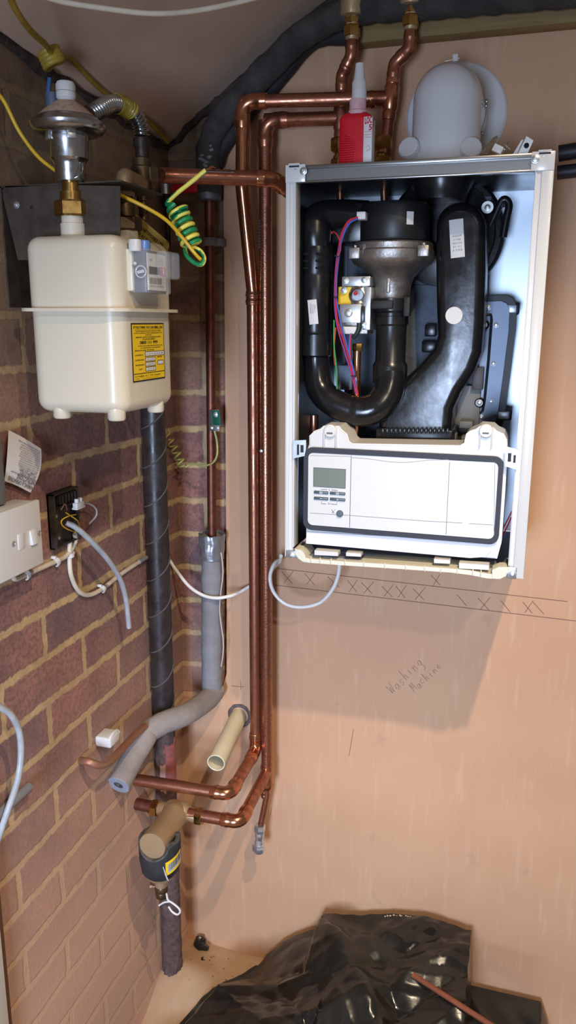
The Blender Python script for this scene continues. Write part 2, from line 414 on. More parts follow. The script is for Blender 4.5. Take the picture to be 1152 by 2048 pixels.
def plaster_material():
    M = bpy.data.materials.new('pink_plaster'); M.use_nodes = True
    nt = M.node_tree; N = nt.nodes; L = nt.links; b = N['Principled BSDF']
    geo = N.new('ShaderNodeNewGeometry')
    def tex(scale, vec=None, detail=4, rough=.55):
        n = N.new('ShaderNodeTexNoise'); n.inputs['Scale'].default_value = scale; n.inputs['Detail'].default_value = detail; n.inputs['Roughness'].default_value = rough
        L.new(vec or geo.outputs['Position'], n.inputs['Vector']); return n.outputs['Fac']
    mp = N.new('ShaderNodeMapping'); mp.inputs['Scale'].default_value = (9, 1, 1.1); L.new(geo.outputs['Position'], mp.inputs[0])
    streak = tex(6, mp.outputs[0]); big = tex(2.5); fine = tex(60)
    def mix_(src, lo, hi, amt, a, bcol):
        mr = N.new('ShaderNodeMapRange'); mr.inputs[1].default_value = lo; mr.inputs[2].default_value = hi; mr.inputs[4].default_value = amt; L.new(src, mr.inputs[0])
        n = N.new('ShaderNodeMix'); n.data_type = 'RGBA'; L.new(mr.outputs[0], n.inputs[0])
        for i, q in ((6, a), (7, bcol)):
            if isinstance(q, tuple): n.inputs[i].default_value = srgb(q)
            else: L.new(q, n.inputs[i])
        return n.outputs[2]
    c = mix_(big, .35, .65, 1, (206, 164, 128), (196, 152, 118))
    c = mix_(streak, .56, .70, .35, c, (220, 184, 152))
    c = mix_(fine, .6, .8, .25, c, (170, 134, 114))
    blot = tex(11, None, 3)
    c = mix_(blot, .66, .74, .3, c, (158, 126, 110))
    L.new(c, b.inputs['Base Color']); b.inputs['Roughness'].default_value = 0.62
    bp = N.new('ShaderNodeBump'); bp.inputs['Strength'].default_value = 0.25; bp.inputs['Distance'].default_value = 0.002
    L.new(streak, bp.inputs['Height']); L.new(bp.outputs[0], b.inputs['Normal'])
    return M
PLASTER = plaster_material()
ceiling_mat = mat('ceiling_plaster', (208, 180, 158), 0.8, 0, 0.5, 6, 0.3, 14, rgb2=(184, 152, 130), bdist=0.004)
floor_mat = mat('dusty_screed', (184, 156, 126), 0.85, 0, 0.7, 14, 0.4, 60, rgb2=(170, 138, 104))
timber_mat = mat('timber', (150, 126, 78), 0.7, 0, 0.7, 5, 0.25, 40, rgb2=(118, 94, 56), stretch=(1, 6, 14))
pencil = mat('pencil', (120, 90, 76), 0.7)

# left wall: one solid slab of brickwork, its near end is the doorway
mb = MB(); mb.prism([(WX, 0.10, -0.05), (WX, -0.93, -0.05), (WX, -0.93, 2.26), (WX, 0.10, 2.19)], (-0.2, 0, 0))
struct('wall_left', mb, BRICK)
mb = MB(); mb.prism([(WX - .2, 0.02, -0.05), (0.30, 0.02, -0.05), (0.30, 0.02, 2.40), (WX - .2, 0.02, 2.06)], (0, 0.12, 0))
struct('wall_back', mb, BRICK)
# plasterboard in front of the brick: ragged free edge above, runs into the corner below
edge = [(WX, 0, -0.05), (WX, 0, .80), (.02, 0, .815), (.07, 0, .83), (.104, 0, .862), (.116, 0, .90), (.119, 0, 1.1), (.1215, 0, 1.4), (.125, 0, 1.9), (.126, 0, 2.262)]
mb = MB(); mb.prism(edge + [(0.80, 0, 2.71), (2.2, 0, 2.71), (2.2, 0, -0.05)], (0, 0.02, 0))
plaster = struct('wall_back_plastered', mb, PLASTER)
mb = MB(); mb.prism([(WX - .2, 0.14, ceil_z(WX - .2, 0.14)), (1.35, 0.14, ceil_z(1.35, 0.14)), (1.35, -1.3, ceil_z(1.35, -1.3)), (WX - .2, -1.3, ceil_z(WX - .2, -1.3))], (-.02, 0, 0.03))
struct('ceiling', mb, ceiling_mat)
mb = MB()
def floor_fn(u, v):
    x = WX - .1 + u * 2.35; y = 0.02 - v * 3.2
    z = FZ + 0.075 * math.exp(-(((x - .03) / .10) ** 2 + ((y + .15) / .09) ** 2)) + 0.012 * math.exp(-((y / .06) ** 2)) + .003 * noise.noise(Vector((x * 9, y * 9, 0)))
    return (x, y, z)
mb.grid(floor_fn, 150, 180)
struct('floor', mb, floor_mat)
# timber batten across the top of the wall
mb = MB(); mb.box(0.415, 1.9, -0.042, 0.0, 2.318, 2.43, .002)
struct('trim_1', mb, timber_mat)
# white door lining at the near end of the brick wall, with the brown stop behind it
a = ox(3, 1580, WX); bq = ox(18, 2048, WX)
mb = MB(); mb.box(WX - .02, WX + .014, -0.98, -0.785, -0.05, 1.02, .002)
struct('trim_2', mb, white_plastic)
mb = MB(); mb.box(WX - .02, WX + .010, -0.785, -0.772, -0.05, 1.02, .001)
struct('trim_3', mb, mat('brown_edge', (96, 66, 48), .7))

# pencil work on the plaster, and the chopped hole of the waste pipe
mb = MB()
def pl(a, b_, r=.0006):
    p = [oy(*a, -0.0004), oy(*b_, -0.0004)]; mb.tube(p, r, 6)
pl((555, 1137), (1135, 1203), .0007); pl((548, 1170), (1152, 1242), .0007)
xs = [(575, 1155), (620, 1158), (668, 1163), (705, 1172), (735, 1176), (775, 1182), (802, 1184), (838, 1188), (925, 1200), (968, 1208), (1012, 1212), (1056, 1214), (1078, 1216)]
for i, (x, y) in enumerate(xs):
    k = random.uniform(10, 15)
    pl((x - k, y - 12 + i % 3), (x + k * .8, y + 12)); 
    if i not in (8, 10, 12): pl((x + k, y - 13), (x - k * .6, y + 11), .0006)
pl((707, 1458), (698, 1512)); pl((462, 1372), (488, 1374)); pl((481, 1360), (482, 1380), .0005); pl((543, 1615), (541, 1632)); pl((862, 1150), (880, 1170)); pl((880, 1148), (866, 1172))
finish('pencil_lines', mb, pencil, plaster)
GL = {'W': [[(0, .9), (.2, 0), (.42, .6), (.65, 0), (1, 1)]], 'a': [[(.8, .5), (.3, .55), (.1, .2), (.4, 0), (.75, .35), (.8, .5), (.85, 0)]], 's': [[(.8, .5), (.3, .5), (.25, .3), (.7, .2), (.5, 0), (.1, .05)]],
      'h': [[(.2, 1.1), (.2, 0)], [(.2, .3), (.55, .5), (.75, 0)]], 'i': [[(.4, .5), (.45, 0)], [(.4, .8), (.45, .85)]], 'n': [[(.15, .5), (.2, 0)], [(.2, .3), (.55, .5), (.75, 0)]],
      'g': [[(.8, .5), (.3, .5), (.15, .2), (.5, .05), (.8, .5), (.75, -.4), (.3, -.45)]], 'M': [[(.05, 0), (.2, 1), (.5, .3), (.8, 1), (.95, 0)]], 'c': [[(.75, .45), (.3, .5), (.15, .2), (.4, 0), (.75, .1)]], 'e': [[(.15, .25), (.75, .3), (.5, .52), (.15, .3), (.4, 0), (.8, .1)]]}
mb = MB()
def hand(word, a, b_, size):
    A, B = oy(*a, -0.0004), oy(*b_, -0.0004); d = B - A; st_ = d / len(word); u = d.normalized(); up_ = V_(-u.z, 0, u.x)
    if up_.z < 0: up_ = -up_
    up_ = (up_ + u * .15).normalized()
    for i, ch_ in enumerate(word):
        j_ = random.uniform(-.12, .12) * size
        for st2 in GL[ch_]:
            mb.tube([A + st_ * (i + .08 + p[0] * .8) + up_ * (p[1] * size + j_) for p in st2], .00045, 5)
V_ = lambda *a: Vector(a)
hand('Washing', (785, 1390), (848, 1326), .026)
hand('Machine', (829, 1386), (884, 1332), .021)
finish('handwriting', mb, pencil, plaster)

# crumbling joint where sloping ceiling meets brick, gap shadow painted into its dark colour
gapm = mat('shaded_joint', (74, 60, 52), .95, 0, .8, 50, .8, 60, rgb2=(34, 27, 24), bdist=.006)
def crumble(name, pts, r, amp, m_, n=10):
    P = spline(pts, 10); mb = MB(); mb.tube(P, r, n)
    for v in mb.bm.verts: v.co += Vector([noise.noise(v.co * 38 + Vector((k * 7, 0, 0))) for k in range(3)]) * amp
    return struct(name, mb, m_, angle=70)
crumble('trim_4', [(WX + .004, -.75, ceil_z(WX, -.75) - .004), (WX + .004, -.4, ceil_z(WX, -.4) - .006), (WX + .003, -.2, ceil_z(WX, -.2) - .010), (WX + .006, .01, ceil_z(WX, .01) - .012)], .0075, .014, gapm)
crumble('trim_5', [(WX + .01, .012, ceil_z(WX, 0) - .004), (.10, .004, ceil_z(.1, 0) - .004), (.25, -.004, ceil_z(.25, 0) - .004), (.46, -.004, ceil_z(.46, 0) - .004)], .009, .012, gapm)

# ================================================================== PIPEWORK
def V(*a): return Vector(a)
NG = Vector((0, -1, 0))

# black wrapped stack pipe in the corner
SX, SY = 0.013, -0.158
st = thing('stack_pipe', 'black spiral-wrapped vertical pipe in the brick corner, dusty and bare at its foot', 'pipe', (SX, SY, .12))
wrap = mat('bitumen_wrap', (40, 34, 34), 0.42, 0, 0.5, 30, 0.25, 60, rgb2=(62, 56, 56), rvar=.1)
prof = [(.0262 + .0006 * noise.noise(V(i * .7, 0, 0)), .86 + i * .02) for i in range(47)]
finish('wrapped_sleeve', MB().lathe([(r, z - .13 + .0) for r, z in [(a_, b_ - .12 + .13) for a_, b_ in prof]] if False else prof, (SX, SY, 0), (0, 0, 1), 32), wrap, st)
mb = MB()
for k in range(11):       # overlapping turns of the wrapping
    z0 = .80 + k * .0885; pts = []
    for i in range(25):
        a_ = math.pi * 2 * i / 24 + .6
        pts.append(V(SX + .0265 * math.cos(a_), SY + .0265 * math.sin(a_), z0 + .0885 * i / 24 + .012 * math.sin(a_)))
    pts = [p for p in pts if p.z > .862]
    if len(pts) > 3: mb.tube(pts, .0019, 6)
finish('wrap_seam', mb, mat('dusty_wrap_seam', (92, 86, 82), .8, 0, .6, 40, rgb2=(60, 54, 52)), st)
rough_pipe = mat('rusty_dusty_pipe', (104, 84, 80), 0.9, 0, 0.9, 60, 0.8, 90, rgb2=(72, 52, 50), bdist=.004)
def sp_fn(u, v):
    a_ = u * 2 * math.pi; z = .10 + v * .77; p = V(math.cos(a_), math.sin(a_), z)
    r = .0262 + .0016 * noise.noise(V(p.x * 3, p.y * 3, z * 40)) - .001
    if z < .14: r += .004 * noise.noise(V(p.x * 5, p.y * 5, z * 60))
    return (SX + r * p.x, SY + r * p.y, z)
finish('bare_foot', MB().grid(sp_fn, 40, 150, True), rough_pipe, st)
def patch(name, z0, z1, a0, a1, m_):
    mb = MB()
    def f(u, v):
        a_ = R(a0 + (a1 - a0) * u); z = z0 + (z1 - z0) * v
        e = min(u, 1 - u, v, 1 - v); r = .0245 + .0036 * max(0, min(1, (e * 2.4 + .22 * noise.noise(V(u * 3.1, v * 4.3, z0 * 9))) * 9 - .9))
        return (SX + r * math.cos(a_), SY + r * math.sin(a_), z + .02 * (u - .5) * math.sin(v * 3))
    mb.grid(f, 40, 40); return finish(name, mb, m_, st)
patch('red_paint_patch', .64, .79, -70, 10, mat('flaking_red_paint', (158, 78, 72), .75, 0, .9, 60, rgb2=(112, 76, 72)))
patch('plaster_splash', .645, .73, -98, -62, mat('plaster_splash', (170, 140, 136), .8, 0, .6, 40, rgb2=(150, 110, 104)))

# ---- two long 28 mm copper pipes
r28 = .0139
A_t = oy(485, 203, -.11); A_r = oy(757, 193, -.085); Az0 = .742
A1 = V(A_t.x, -.11, A_t.z); A2 = V(oy(484, 372, -.11).x, -.11, oy(484, 372, -.11).z); A3 = oy(507, 585, -.072)
Ax = .2190
A4 = V(Ax, -.072, A3.z - .01); A5 = V(Ax, -.072, .742); A6 = V(Ax, -.252, .728); A7 = V(WX, -.262, .728)
TeeA = oy(778, 196, -.085)
pa = thing('copper_pipe', 'long copper pipe with a kinked offset, left one of the twin vertical pipes', 'pipe', (Ax, -.072, .7), 'twin copper heating pipes')
pts = fillet([TeeA, V(A1.x, -.098, A1.z), A2, A3, A5], .03, 8)
finish('pipe_run', MB().tube(fillet([TeeA, V(A1.x, -.11, A1.z)], .02) + fillet([V(A1.x, -.11, A1.z - .001), A2], .02)[1:], r28, 24), copper, pa)
finish('pipe_offset', MB().tube(fillet([V(A1.x, -.11, A1.z - .05), A2, V(Ax, -.072, A3.z), V(Ax, -.072, A3.z - .04)], .12, 10), r28 * 1.01, 24), copper_bright, pa)
finish('vertical_run', MB().tube([V(Ax, -.072, A3.z - .02), V(Ax, -.072, 1.3), A5], r28, 24), copper, pa)
finish('low_run', MB().tube(fillet([V(Ax, -.072, .76), A5, A6, A7], .022, 8), r28, 24), copper, pa)
elbow_fit(TeeA, V(A1.x, -.11, A1.z), A2, r28, .024, copper_bright, pa)
elbow_fit(V(Ax, -.072, 1.2), A5, A6, r28, .022, copper_bright, pa)
elbow_fit(A5, A6, A7, r28, .020, copper_bright, pa)
sleeve(V(Ax, -.072, A3.z - .012), (0, 0, 1), r28, .03, copper, pa)
sleeve(TeeA - V(.042, 0, 0), (1, 0, 0), r28, .035, copper_bright, pa)

Bx = .2480
B_t = oy(534, 241, -.072); B1 = V(Bx, -.072, B_t.z); TeeB = oy(692, 236, -.072)
B5 = V(Bx, -.072, .688); B6 = V(Bx, -.262, .668)
BODY = oy(352, 1619, -.268)
B7 = V(WX, -.262, .660)
pb = thing('copper_pipe', 'long copper pipe with a mottled shiny finish, right one of the twin vertical pipes', 'pipe', (Bx, -.072, .66), 'twin copper heating pipes')
finish('pipe_run', MB().tube([TeeB, B1], r28, 24), copper, pb)
finish('vertical_run', MB().tube([B1 + V(0, 0, .0), V(Bx, -.072, 1.4), B5 - V(0, 0, .02)], r28, 24), copper_spotty, pb)
B7v = V(BODY.x + .030, -.264, B6.z - .001)
finish('low_run', MB().tube(fillet([B5, B6, B7v], .022, 8), r28, 24), copper, pb)
elbow_fit(TeeB, B1, B5, r28, .024, copper, pb)
elbow_fit(B5, B6, B7v, r28, .020, copper_bright, pb)
finish('tee_fitting', MB().lathe([(r28, 0), (r28 * 1.12, .001), (r28 * 1.2, .008), (r28 * 1.12, .012), (r28 * 1.12, .05), (r28 * 1.2, .054), (r28 * .95, .064)], (Bx, -.072, .705), (0, 0, -1), 24), copper_bright, pb)
tail_t = V(Bx, -.072, .66); tail_b = oy(522, 1648, -.078)
finish('thin_tail', MB().tube([tail_t, V(Bx, -.074, .62), tail_b], .0078, 16), copper, pb)
sleeve(oy(529, 1587, -.073), (0, 0, 1), .0078, .022, copper, pb)
screw_head(oy(522, 902, -.088), (0.1, -1, 0), .0028, pb)
mb = MB()
for k in range(10): 
    z = 1.985 - k * .006 
    mb.obox(V(Bx - .0095, -.0835, z), (1, -.9, 0), (.9, 1, 0), (0, 0, 1), .0045, .0006, .0018)
finish('printed_barcode', mb, ink_grey, pb)
# chrome compression coupling on the tail
ch = thing('pipe_coupling', 'chrome compression coupling hanging open on the end of the thin copper tail', 'pipe fitting', oy(517, 1703, -.08))
c0 = oy(520, 1650, -.079); c1 = oy(517, 1704, -.079); d = (c1 - c0).normalized(); Lc = (c1 - c0).length
finish('nut', MB().hexnut(c0, d, .0142, Lc * .26), chrome, ch)
finish('barrel', MB().lathe([(.011, 0), (.012, .002), (.012, Lc * .2), (.0105, Lc * .23), (.0105, Lc * .3), (.012, Lc * .34), (.012, Lc * .46)], c0 + d * Lc * .24, d, 24), chrome, ch)
finish('end_nut', MB().hexnut(c0 + d * Lc * .68, d, .0165, Lc * .28), chrome, ch)
finish('rim', MB().lathe([(.0105, 0), (.0105, Lc * .08), (.0075, Lc * .08), (.0075, 0)], c0 + d * Lc * .93, d, 24, cap=False), chrome, ch)

# ---- gas pipe across the front
g0 = oy(296, 350, -.34); g1 = oy(548, 358, -.225); g2 = V(.372, -.06, 1.985)
gp = thing('gas_pipe', 'horizontal copper gas pipe crossing in front of the twin pipes and turning behind the boiler', 'pipe', g0)
g1b = g1 + (g2 - g1).normalized() * .2
finish('pipe_run', MB().tube(fillet([g0, g1, g2], .022, 8), r28, 24), copper, gp)
elbow_fit(g0, g1, g2, r28, .020, copper_bright, gp)
dv = (g1 - g0).normalized(); up = V(0, 0, 1); side = V(0, -1, 0)
mb = MB()
for k in range(16):
    c = g0 + dv * ((g1 - g0).length * (.485 + .012 * k)); w_ = random.choice((.0007, .0011, .0016))
    n_ = (up * .75 + side * .66).normalized(); t_ = dv.cross(n_)
    mb.obox(c + n_ * (r28 + .0001), dv, t_, n_, w_, .0045, .0004)
finish('barcode_bars', mb, ink, gp)
mb = MB(); c = g0 + dv * ((g1 - g0).length * .575); n_ = (up * .75 + side * .66).normalized(); t_ = dv.cross(n_)
mb.obox(c + n_ * (r28 - .0003), dv, t_, n_, .027, .0052, .0003)
finish('barcode_label', mb, label_white, gp)

# ---- risers from the ceiling connectors down to the boiler
r22 = .0112
def riser(label, top, s1, s2, z_mid, tee, bot_z, Y, xb):
    p = thing('riser_pipe', label, 'pipe', (xb, Y, bot_z), 'copper risers above the boiler')
    T = oy(*top, -.085); a_ = oy(*s1, -.085); b_ = oy(*s2, Y)
    m_ = V(xb, Y, bot_z)
    finish('pipe_run', MB().tube(fillet([T, a_, b_, m_], .02, 6), r22, 20), copper, p)
    elbow_fit(T, a_, b_, r22, .016, copper, p)
    elbow_fit(a_, b_, m_, r22, .016, copper, p)
    z = b_.lerp(m_, .22); sleeve(z, (b_ - m_), r22, .03, copper, p)
    t = V(tee.x, tee.y, tee.z)
    dd = (b_ - m_).normalized()
    k = (t - m_).dot(dd); c_ = m_ + dd * k
    finish('tee_fitting', MB().lathe([(r22, -.04), (r22 * 1.15, -.039), (r22 * 1.25, -.03), (r22 * 1.15, -.024), (r28 * 1.08, -.02), (r28 * 1.1, .02), (r22 * 1.15, .024), (r22 * 1.25, .03), (r22, .04)], c_, dd, 24), copper_bright if tee is TeeA else copper, p)
    return p, c_
rl, _ = riser('left copper riser, its bottom hidden behind the red bottle', (704, 80), (703, 112), (684, 152), 0, TeeB, 2.05, -.072, .4075)
rr_, _ = riser('right copper riser with the horizontal branch, standing clear beside the white flue', (821, 60), (820, 96), (789, 128), 0, TeeA, 2.05, -.085, .4975)

def brass_valve(label, xb, Y, z0, z1):
    p = thing('isolation_valve', label, 'valve', (xb, Y, z0), 'brass valves on top of the boiler')
    h = z1 - z0
    finish('body', MB().lathe([(.012, 0), (.0135, .002), (.0135, h * .3), (.011, h * .33), (.011, h * .5), (.0145, h * .52), (.0145, h * .6), (.0115, h * .64), (.0115, h * .8)], (xb, Y, z0), (0, 0, 1), 24), brass, p)
    finish('nut', MB().hexnut((xb, Y, z0 + h * .05), (0, 0, 1), .0185, h * .22), brass, p)
    finish('nut', MB().hexnut((xb, Y, z0 + h * .36), (0, 0, 1), .0185, h * .2), brass, p)
    finish('nut', MB().hexnut((xb, Y, z0 + h * .70), (0, 0, 1), .0195, h * .26), brass, p)
    finish('side_plug', MB().lathe([(.007, 0), (.007, .022), (.009, .024), (.009, .034)], (xb, Y, z0 + h * .1), (-1, -.3, 0), 16), brass, p)
    return p
zt = oy(775, 268, -.085).z
brass_valve('brass compression valve on the boiler top in the gap between red bottle and white flue', .4975, -.085, 2.044, zt)
brass_valve('brass compression valve on the boiler top half hidden behind the red bottle', .4075, -.072, 2.044, oy(683, 272, -.072).z)

def connector(label, px_, py_):
    c = oy(px_, py_, -.085)
    p = thing('brass_connector', label, 'pipe fitting', c, 'brass connectors at the top edge')
    finish('nut', MB().hexnut(c + V(0, 0, -.0), (0, 0, 1), .0165, .020), brass, p)
    finish('nut', MB().hexnut(c + V(0, 0, .022), (0, 0, 1), .015, .012), brass, p)
    finish('collar', MB().lathe([(.011, -.006), (.013, -.003), (.013, .034), (.022, .036), (.0235, .04), (.0235, .15), (.02, .155)], c, (0, 0, 1), 32), brass_dusty, p)
connector('big brass connector with round collar, above the left riser over the red bottle', 704, 74)
connector('big brass connector with round collar, above the right riser on the timber batten', 821, 54)

# ---- black foam lagging, upper
def lag_tube(pts, r, amp, n=24, step=.008, hollow=None, seed=0):
    P = [Vector(p) for p in pts]; out = [P[0]]
    for a_, b_ in zip(P, P[1:]):
        k = max(1, int((b_ - a_).length / step))
        for i in range(1, k + 1): out.append(a_.lerp(b_, i / k))
    rs = [r + amp * noise.noise(V(i * .35, seed, 0)) for i in range(len(out))]
    mb = MB(); mb.tube(out, rs, n, cap=True)
    for v in mb.bm.verts: v.co += V(*[noise.noise(v.co * 45 + V(k_ * 9, seed, 0)) for k_ in range(3)]) * amp * .8
    return mb, out
foam_d = mat('old_dark_foam', (74, 70, 66), .9, 0, .8, 22, .8, 150, rgb2=(42, 40, 40), bdist=.004)
Pk = [oy(418, 392, -.035), oy(417, 330, -.036), oy(420, 285, -.038), oy(445, 235, -.045), oy(500, 175, -.06), oy(560, 112, -.06), oy(600, 74, -.06), oy(650, 44, -.06), oy(720, 21, -.073), oy(860, 8, -.073), oy(1152, -18, -.073), oy(1250, -27, -.073)]
mb, _ = lag_tube(spline(Pk, 6), .0265, .003)
lg = thing('lagged_pipe', 'thick dark foam-lagged pipe climbing from the brick corner along the sloping ceiling', 'pipe', Pk[0])
finish('foam_sleeve', mb, foam_d, lg)
finish('end_tape', MB().lathe([(.024, 0), (.027, .002), (.0275, .02), (.0265, .034)], oy(418, 402, -.035), (0, 0, 1), 24), mat('grimy_foil', (122, 126, 132), .4, .4, .8, 50, .6, 60, rgb2=(74, 74, 76)), lg)
mb = MB(); 
for i in range(14):
    c = oy(408 + random.uniform(-8, 16), 285 + i * 3.6, -.06); mb.sph(c, .005, (1.4, .6, .8), 1)
finish('torn_lagging', mb, foam_grey, lg)
Pk = [oy(432, 330, -.02), oy(448, 290, -.02), oy(500, 222, -.02), oy(560, 155, -.02), oy(612, 92, -.022), oy(650, 74, -.022), oy(700, 72, -.022)]
mb, _ = lag_tube(spline(Pk, 6), .017, .0015, seed=4)
tag(finish('thin_black_strip', mb, foam_black), 'thin black strip along the underside of the thick lagged pipe against the plaster', 'pipe')  # thin dark rounded strip following the thick sleeve

# ---- 22 mm pipe down the brick strip, with clip, clamp and grey lagging
vp = thing('copper_pipe', 'single dull brown copper pipe down the exposed brick strip', 'pipe', (.105, -.04, 1.3))
q0 = oy(419, 400, -.036); q1 = oy(424, 1075, -.036)
finish('pipe_run', MB().tube([q0, q0.lerp(q1, .5), q1], .0108, 20), copper_dull, vp)
cl = thing('pipe_clip', 'grey plastic clip holding the dull copper pipe to the brick', 'pipe clip', oy(424, 492, -.036))
c = oy(419, 484, -.036)
finish('ring', MB().lathe([(.0112, -.009), (.0155, -.009), (.0155, .009), (.0112, .009)], c, (0, 0, 1), 24), foam_grey, cl)
finish('foot', MB().box(c.x + .004, c.x + .026, -.034, .019, c.z - .008, c.z + .008, .001), foam_grey, cl)
ec = thing('earth_clamp', 'earth clamp with green tag on the dull copper pipe', 'clamp', oy(430, 855, -.055))
c = oy(423, 838, -.05)
finish('strap', MB().lathe([(.011, -.017), (.0125, -.017), (.0125, .017), (.011, .017)], c + V(0, .013, 0), (0, 0, 1), 20), zinc, ec)
finish('clamp_plate', MB().obox(oy(430, 836, -.056), (1, -.15, .1), (.15, 1, 0), (-.1, 0, 1), .0125, .0015, .019, .001), zinc, ec)
finish('green_tag', MB().obox(oy(433, 836, -.059), (1, -.15, .1), (.15, 1, 0), (-.1, 0, 1), .010, .001, .017, .0005), mat('dark_green_tag', (16, 92, 70), .4), ec)
screw_head(oy(432, 829, -.060), (.1, -1, 0), .005, ec)
finish('lower_plate', MB().obox(oy(429, 856, -.058), (1, -.15, 0), (.15, 1, 0), (0, 0, 1), .013, .0014, .007, .0008), zinc, ec)
screw_head(oy(423, 856, -.060), (.1, -1, 0), .0028, ec); screw_head(oy(435, 856, -.060), (.1, -1, 0), .0028, ec)
# old earth wire from the clamp
wp = spline([oy(429, 862, -.062), oy(434, 885, -.062), oy(434, 910, -.062), oy(425, 926, -.06), oy(408, 931, -.05), oy(385, 928, -.035), oy(371, 934, -.035)], 8)
hx = helix(oy(366, 934, -.034), oy(333, 868, -.03), .011, 5, 20, 1.0, .008)
tailw = spline([hx[-1], oy(334, 845, -.02), oy(337, 820, -.012), oy(336, 760, -.01), oy(338, 640, -.008)], 6)
mb = MB().tube(wp + hx[1:] + tailw[1:], .0024, 10)
tag(finish('earth_wire', mb, mat('faded_yellow', (186, 178, 104), .4, 0, .6, 60, rgb2=(110, 140, 90))), 'faded yellow curly earth wire under the earth clamp on the brick', 'wire')

# grey lagging lower left
ll = thing('pipe_lagging', 'grey foam lagging down the brick strip, bent out to an open end', 'pipe lagging', oy(430, 1385, -.04))
L0 = oy(424, 1072, -.036); L1 = oy(424, 1386, -.042)
P2 = V(.015, -.245, oy(298, 1455, -.245).z); P3 = oy(237, 1570, -.375)
mb, _ = lag_tube([L0, L0.lerp(L1, .3), L0.lerp(L1, .6), L1, L1 - V(0, 0, .012)], .0262, .0016, seed=2)
finish('vertical_sleeve', mb, foam_grey, ll)
mid = oy(372, 1428, -.17)
path = spline([oy(431, 1378, -.030), oy(414, 1400, -.075), mid, oy(325, 1446, -.225)], 6) + spline([oy(298, 1462, -.250), oy(268, 1512, -.305), P3], 8)
mb = MB(); rs = [.0262 + .0009 * noise.noise(V(i * .6, 3, 0)) for i in range(len(path))]
dE = (path[-1] - path[-2]).normalized()
path2 = path + [path[-1], path[-1] - dE * .001, path[-1] - dE * .03]; rs2 = rs + [.022, .0095, .009]
mb.tube(path2, rs2, 28)
for v in mb.bm.verts: v.co += V(*[noise.noise(v.co * 40 + V(k_ * 9, 1, 0)) for k_ in range(3)]) * .0012
finish('bent_sleeve', mb, foam_dusty, ll)
pe = path[-1]
finish('cut_end', MB().lathe([(.0258, -.001), (.0255, .0012), (.0115, .0014), (.0105, 0), (.0105, -.001)], pe, dE, 36, cap=False), mat('clean_foam', (150, 156, 168), .7, 0, .4, 60, .3, 160, rgb2=(122, 126, 138)), ll)
finish('bore', MB().lathe([(.0106, .0004), (.0001, .0004)], pe, dE, 24, cap=False), mat('bore_dark', (58, 56, 60), .9, 0, .8, 80, rgb2=(150, 140, 128), thr=.6), ll)
# torn foil at the top and the open split
mb = MB()
def foil_fn(u, v):
    a_ = u * 2 * math.pi; z = L0.z - .055 + .062 * v; ragged = .012 * noise.noise(V(math.cos(a_) * 2, math.sin(a_) * 2, 5)) if v > .9 else 0
    r = .0285 + .003 * noise.noise(V(math.cos(a_) * 3, math.sin(a_) * 3, z * 60)) + (0.004 * v if math.sin(a_ * 2) > .3 else 0)
    return (L0.x + r * math.cos(a_), -.038 + r * math.sin(a_), z + ragged)
mb.grid(foil_fn, 40, 14, True)
finish('foil_tape', mb, foil, ll)
mb = MB(); pts = [oy(440 + 4 * math.sin(i * .8) + (2 if i < 5 else 3), 1105 + i * 19, -.058) for i in range(13)]
mb.tube(pts, [.0018 + .0008 * abs(noise.noise(V(i, 0, 0))) for i in range(13)], 6)
finish('split_edge', mb, mat('torn_foil_edge', (196, 186, 178), .5, .2), ll)

# ---- white waste stub coming out of the plaster
wc = oy(478, 1432, 0); o_ = V(wc.x, 0, wc.z); e_ = oy(432, 1526, -.205)
dd = (e_ - o_).normalized(); Lw = (e_ - o_).length
mb = MB().lathe([(.0195, -.01), (.0215, 0), (.0215, Lw), (.0205, Lw + .0006), (.0190, Lw), (.0190, .02), (.0001, .02)], o_, dd, 40)
tag(finish('waste_pipe', mb, mat('waste_plastic', (228, 220, 190), .38, 0, .3, 60, rgb2=(206, 196, 166))), 'open cream plastic waste pipe sticking out of the plaster', 'pipe')
mb = MB()
def hole_fn(u, v):
    a_ = u * 2 * math.pi; r = .0225 + v * (.010 + .003 * noise.noise(V(math.cos(a_) * 3, math.sin(a_) * 3, 0)))
    return (o_.x + .002 + r * math.cos(a_), -.0006 - .0016 * math.sin(v * math.pi), o_.z + .002 + r * math.sin(a_))
mb.grid(hole_fn, 40, 5, True)
finish('chopped_hole_rim', mb, mat('hole_rim', (112, 98, 96), .9, 0, .8, 80, .6, 120, rgb2=(72, 58, 56)), plaster)

# ---- small old copper stub from the brick with its white clip
s0 = ox(160, 1521, WX); 
sp = [s0, ox(178, 1524, .012), ox(205, 1530, .03), ox(232, 1510, .03), ox(262, 1478, .022), ox(290, 1452, .02)]
tag(finish('copper_stub', MB().tube(spline(sp, 8), .0082, 16), copper_old), 'short bent old copper pipe coming out of a hole in the brick wall', 'pipe')
c = ox(237, 1480, .03)
wcl = thing('pipe_clip', 'white plastic clip on the brick above the short bent copper pipe', 'pipe clip', c)
finish('saddle', MB().box(WX, .022, c.y - .020, c.y + .022, c.z - .012, c.z + .011, .004, 3), white_plastic, wcl)
finish('arch', MB().tube([V(.018, c.y - .016 + .012 * (1 - math.cos(a_ * .35)) * 1.6, c.z + .004 + .01 * math.sin(a_ * .35)) for a_ in range(10)], .004, 8), white_plastic, wcl)

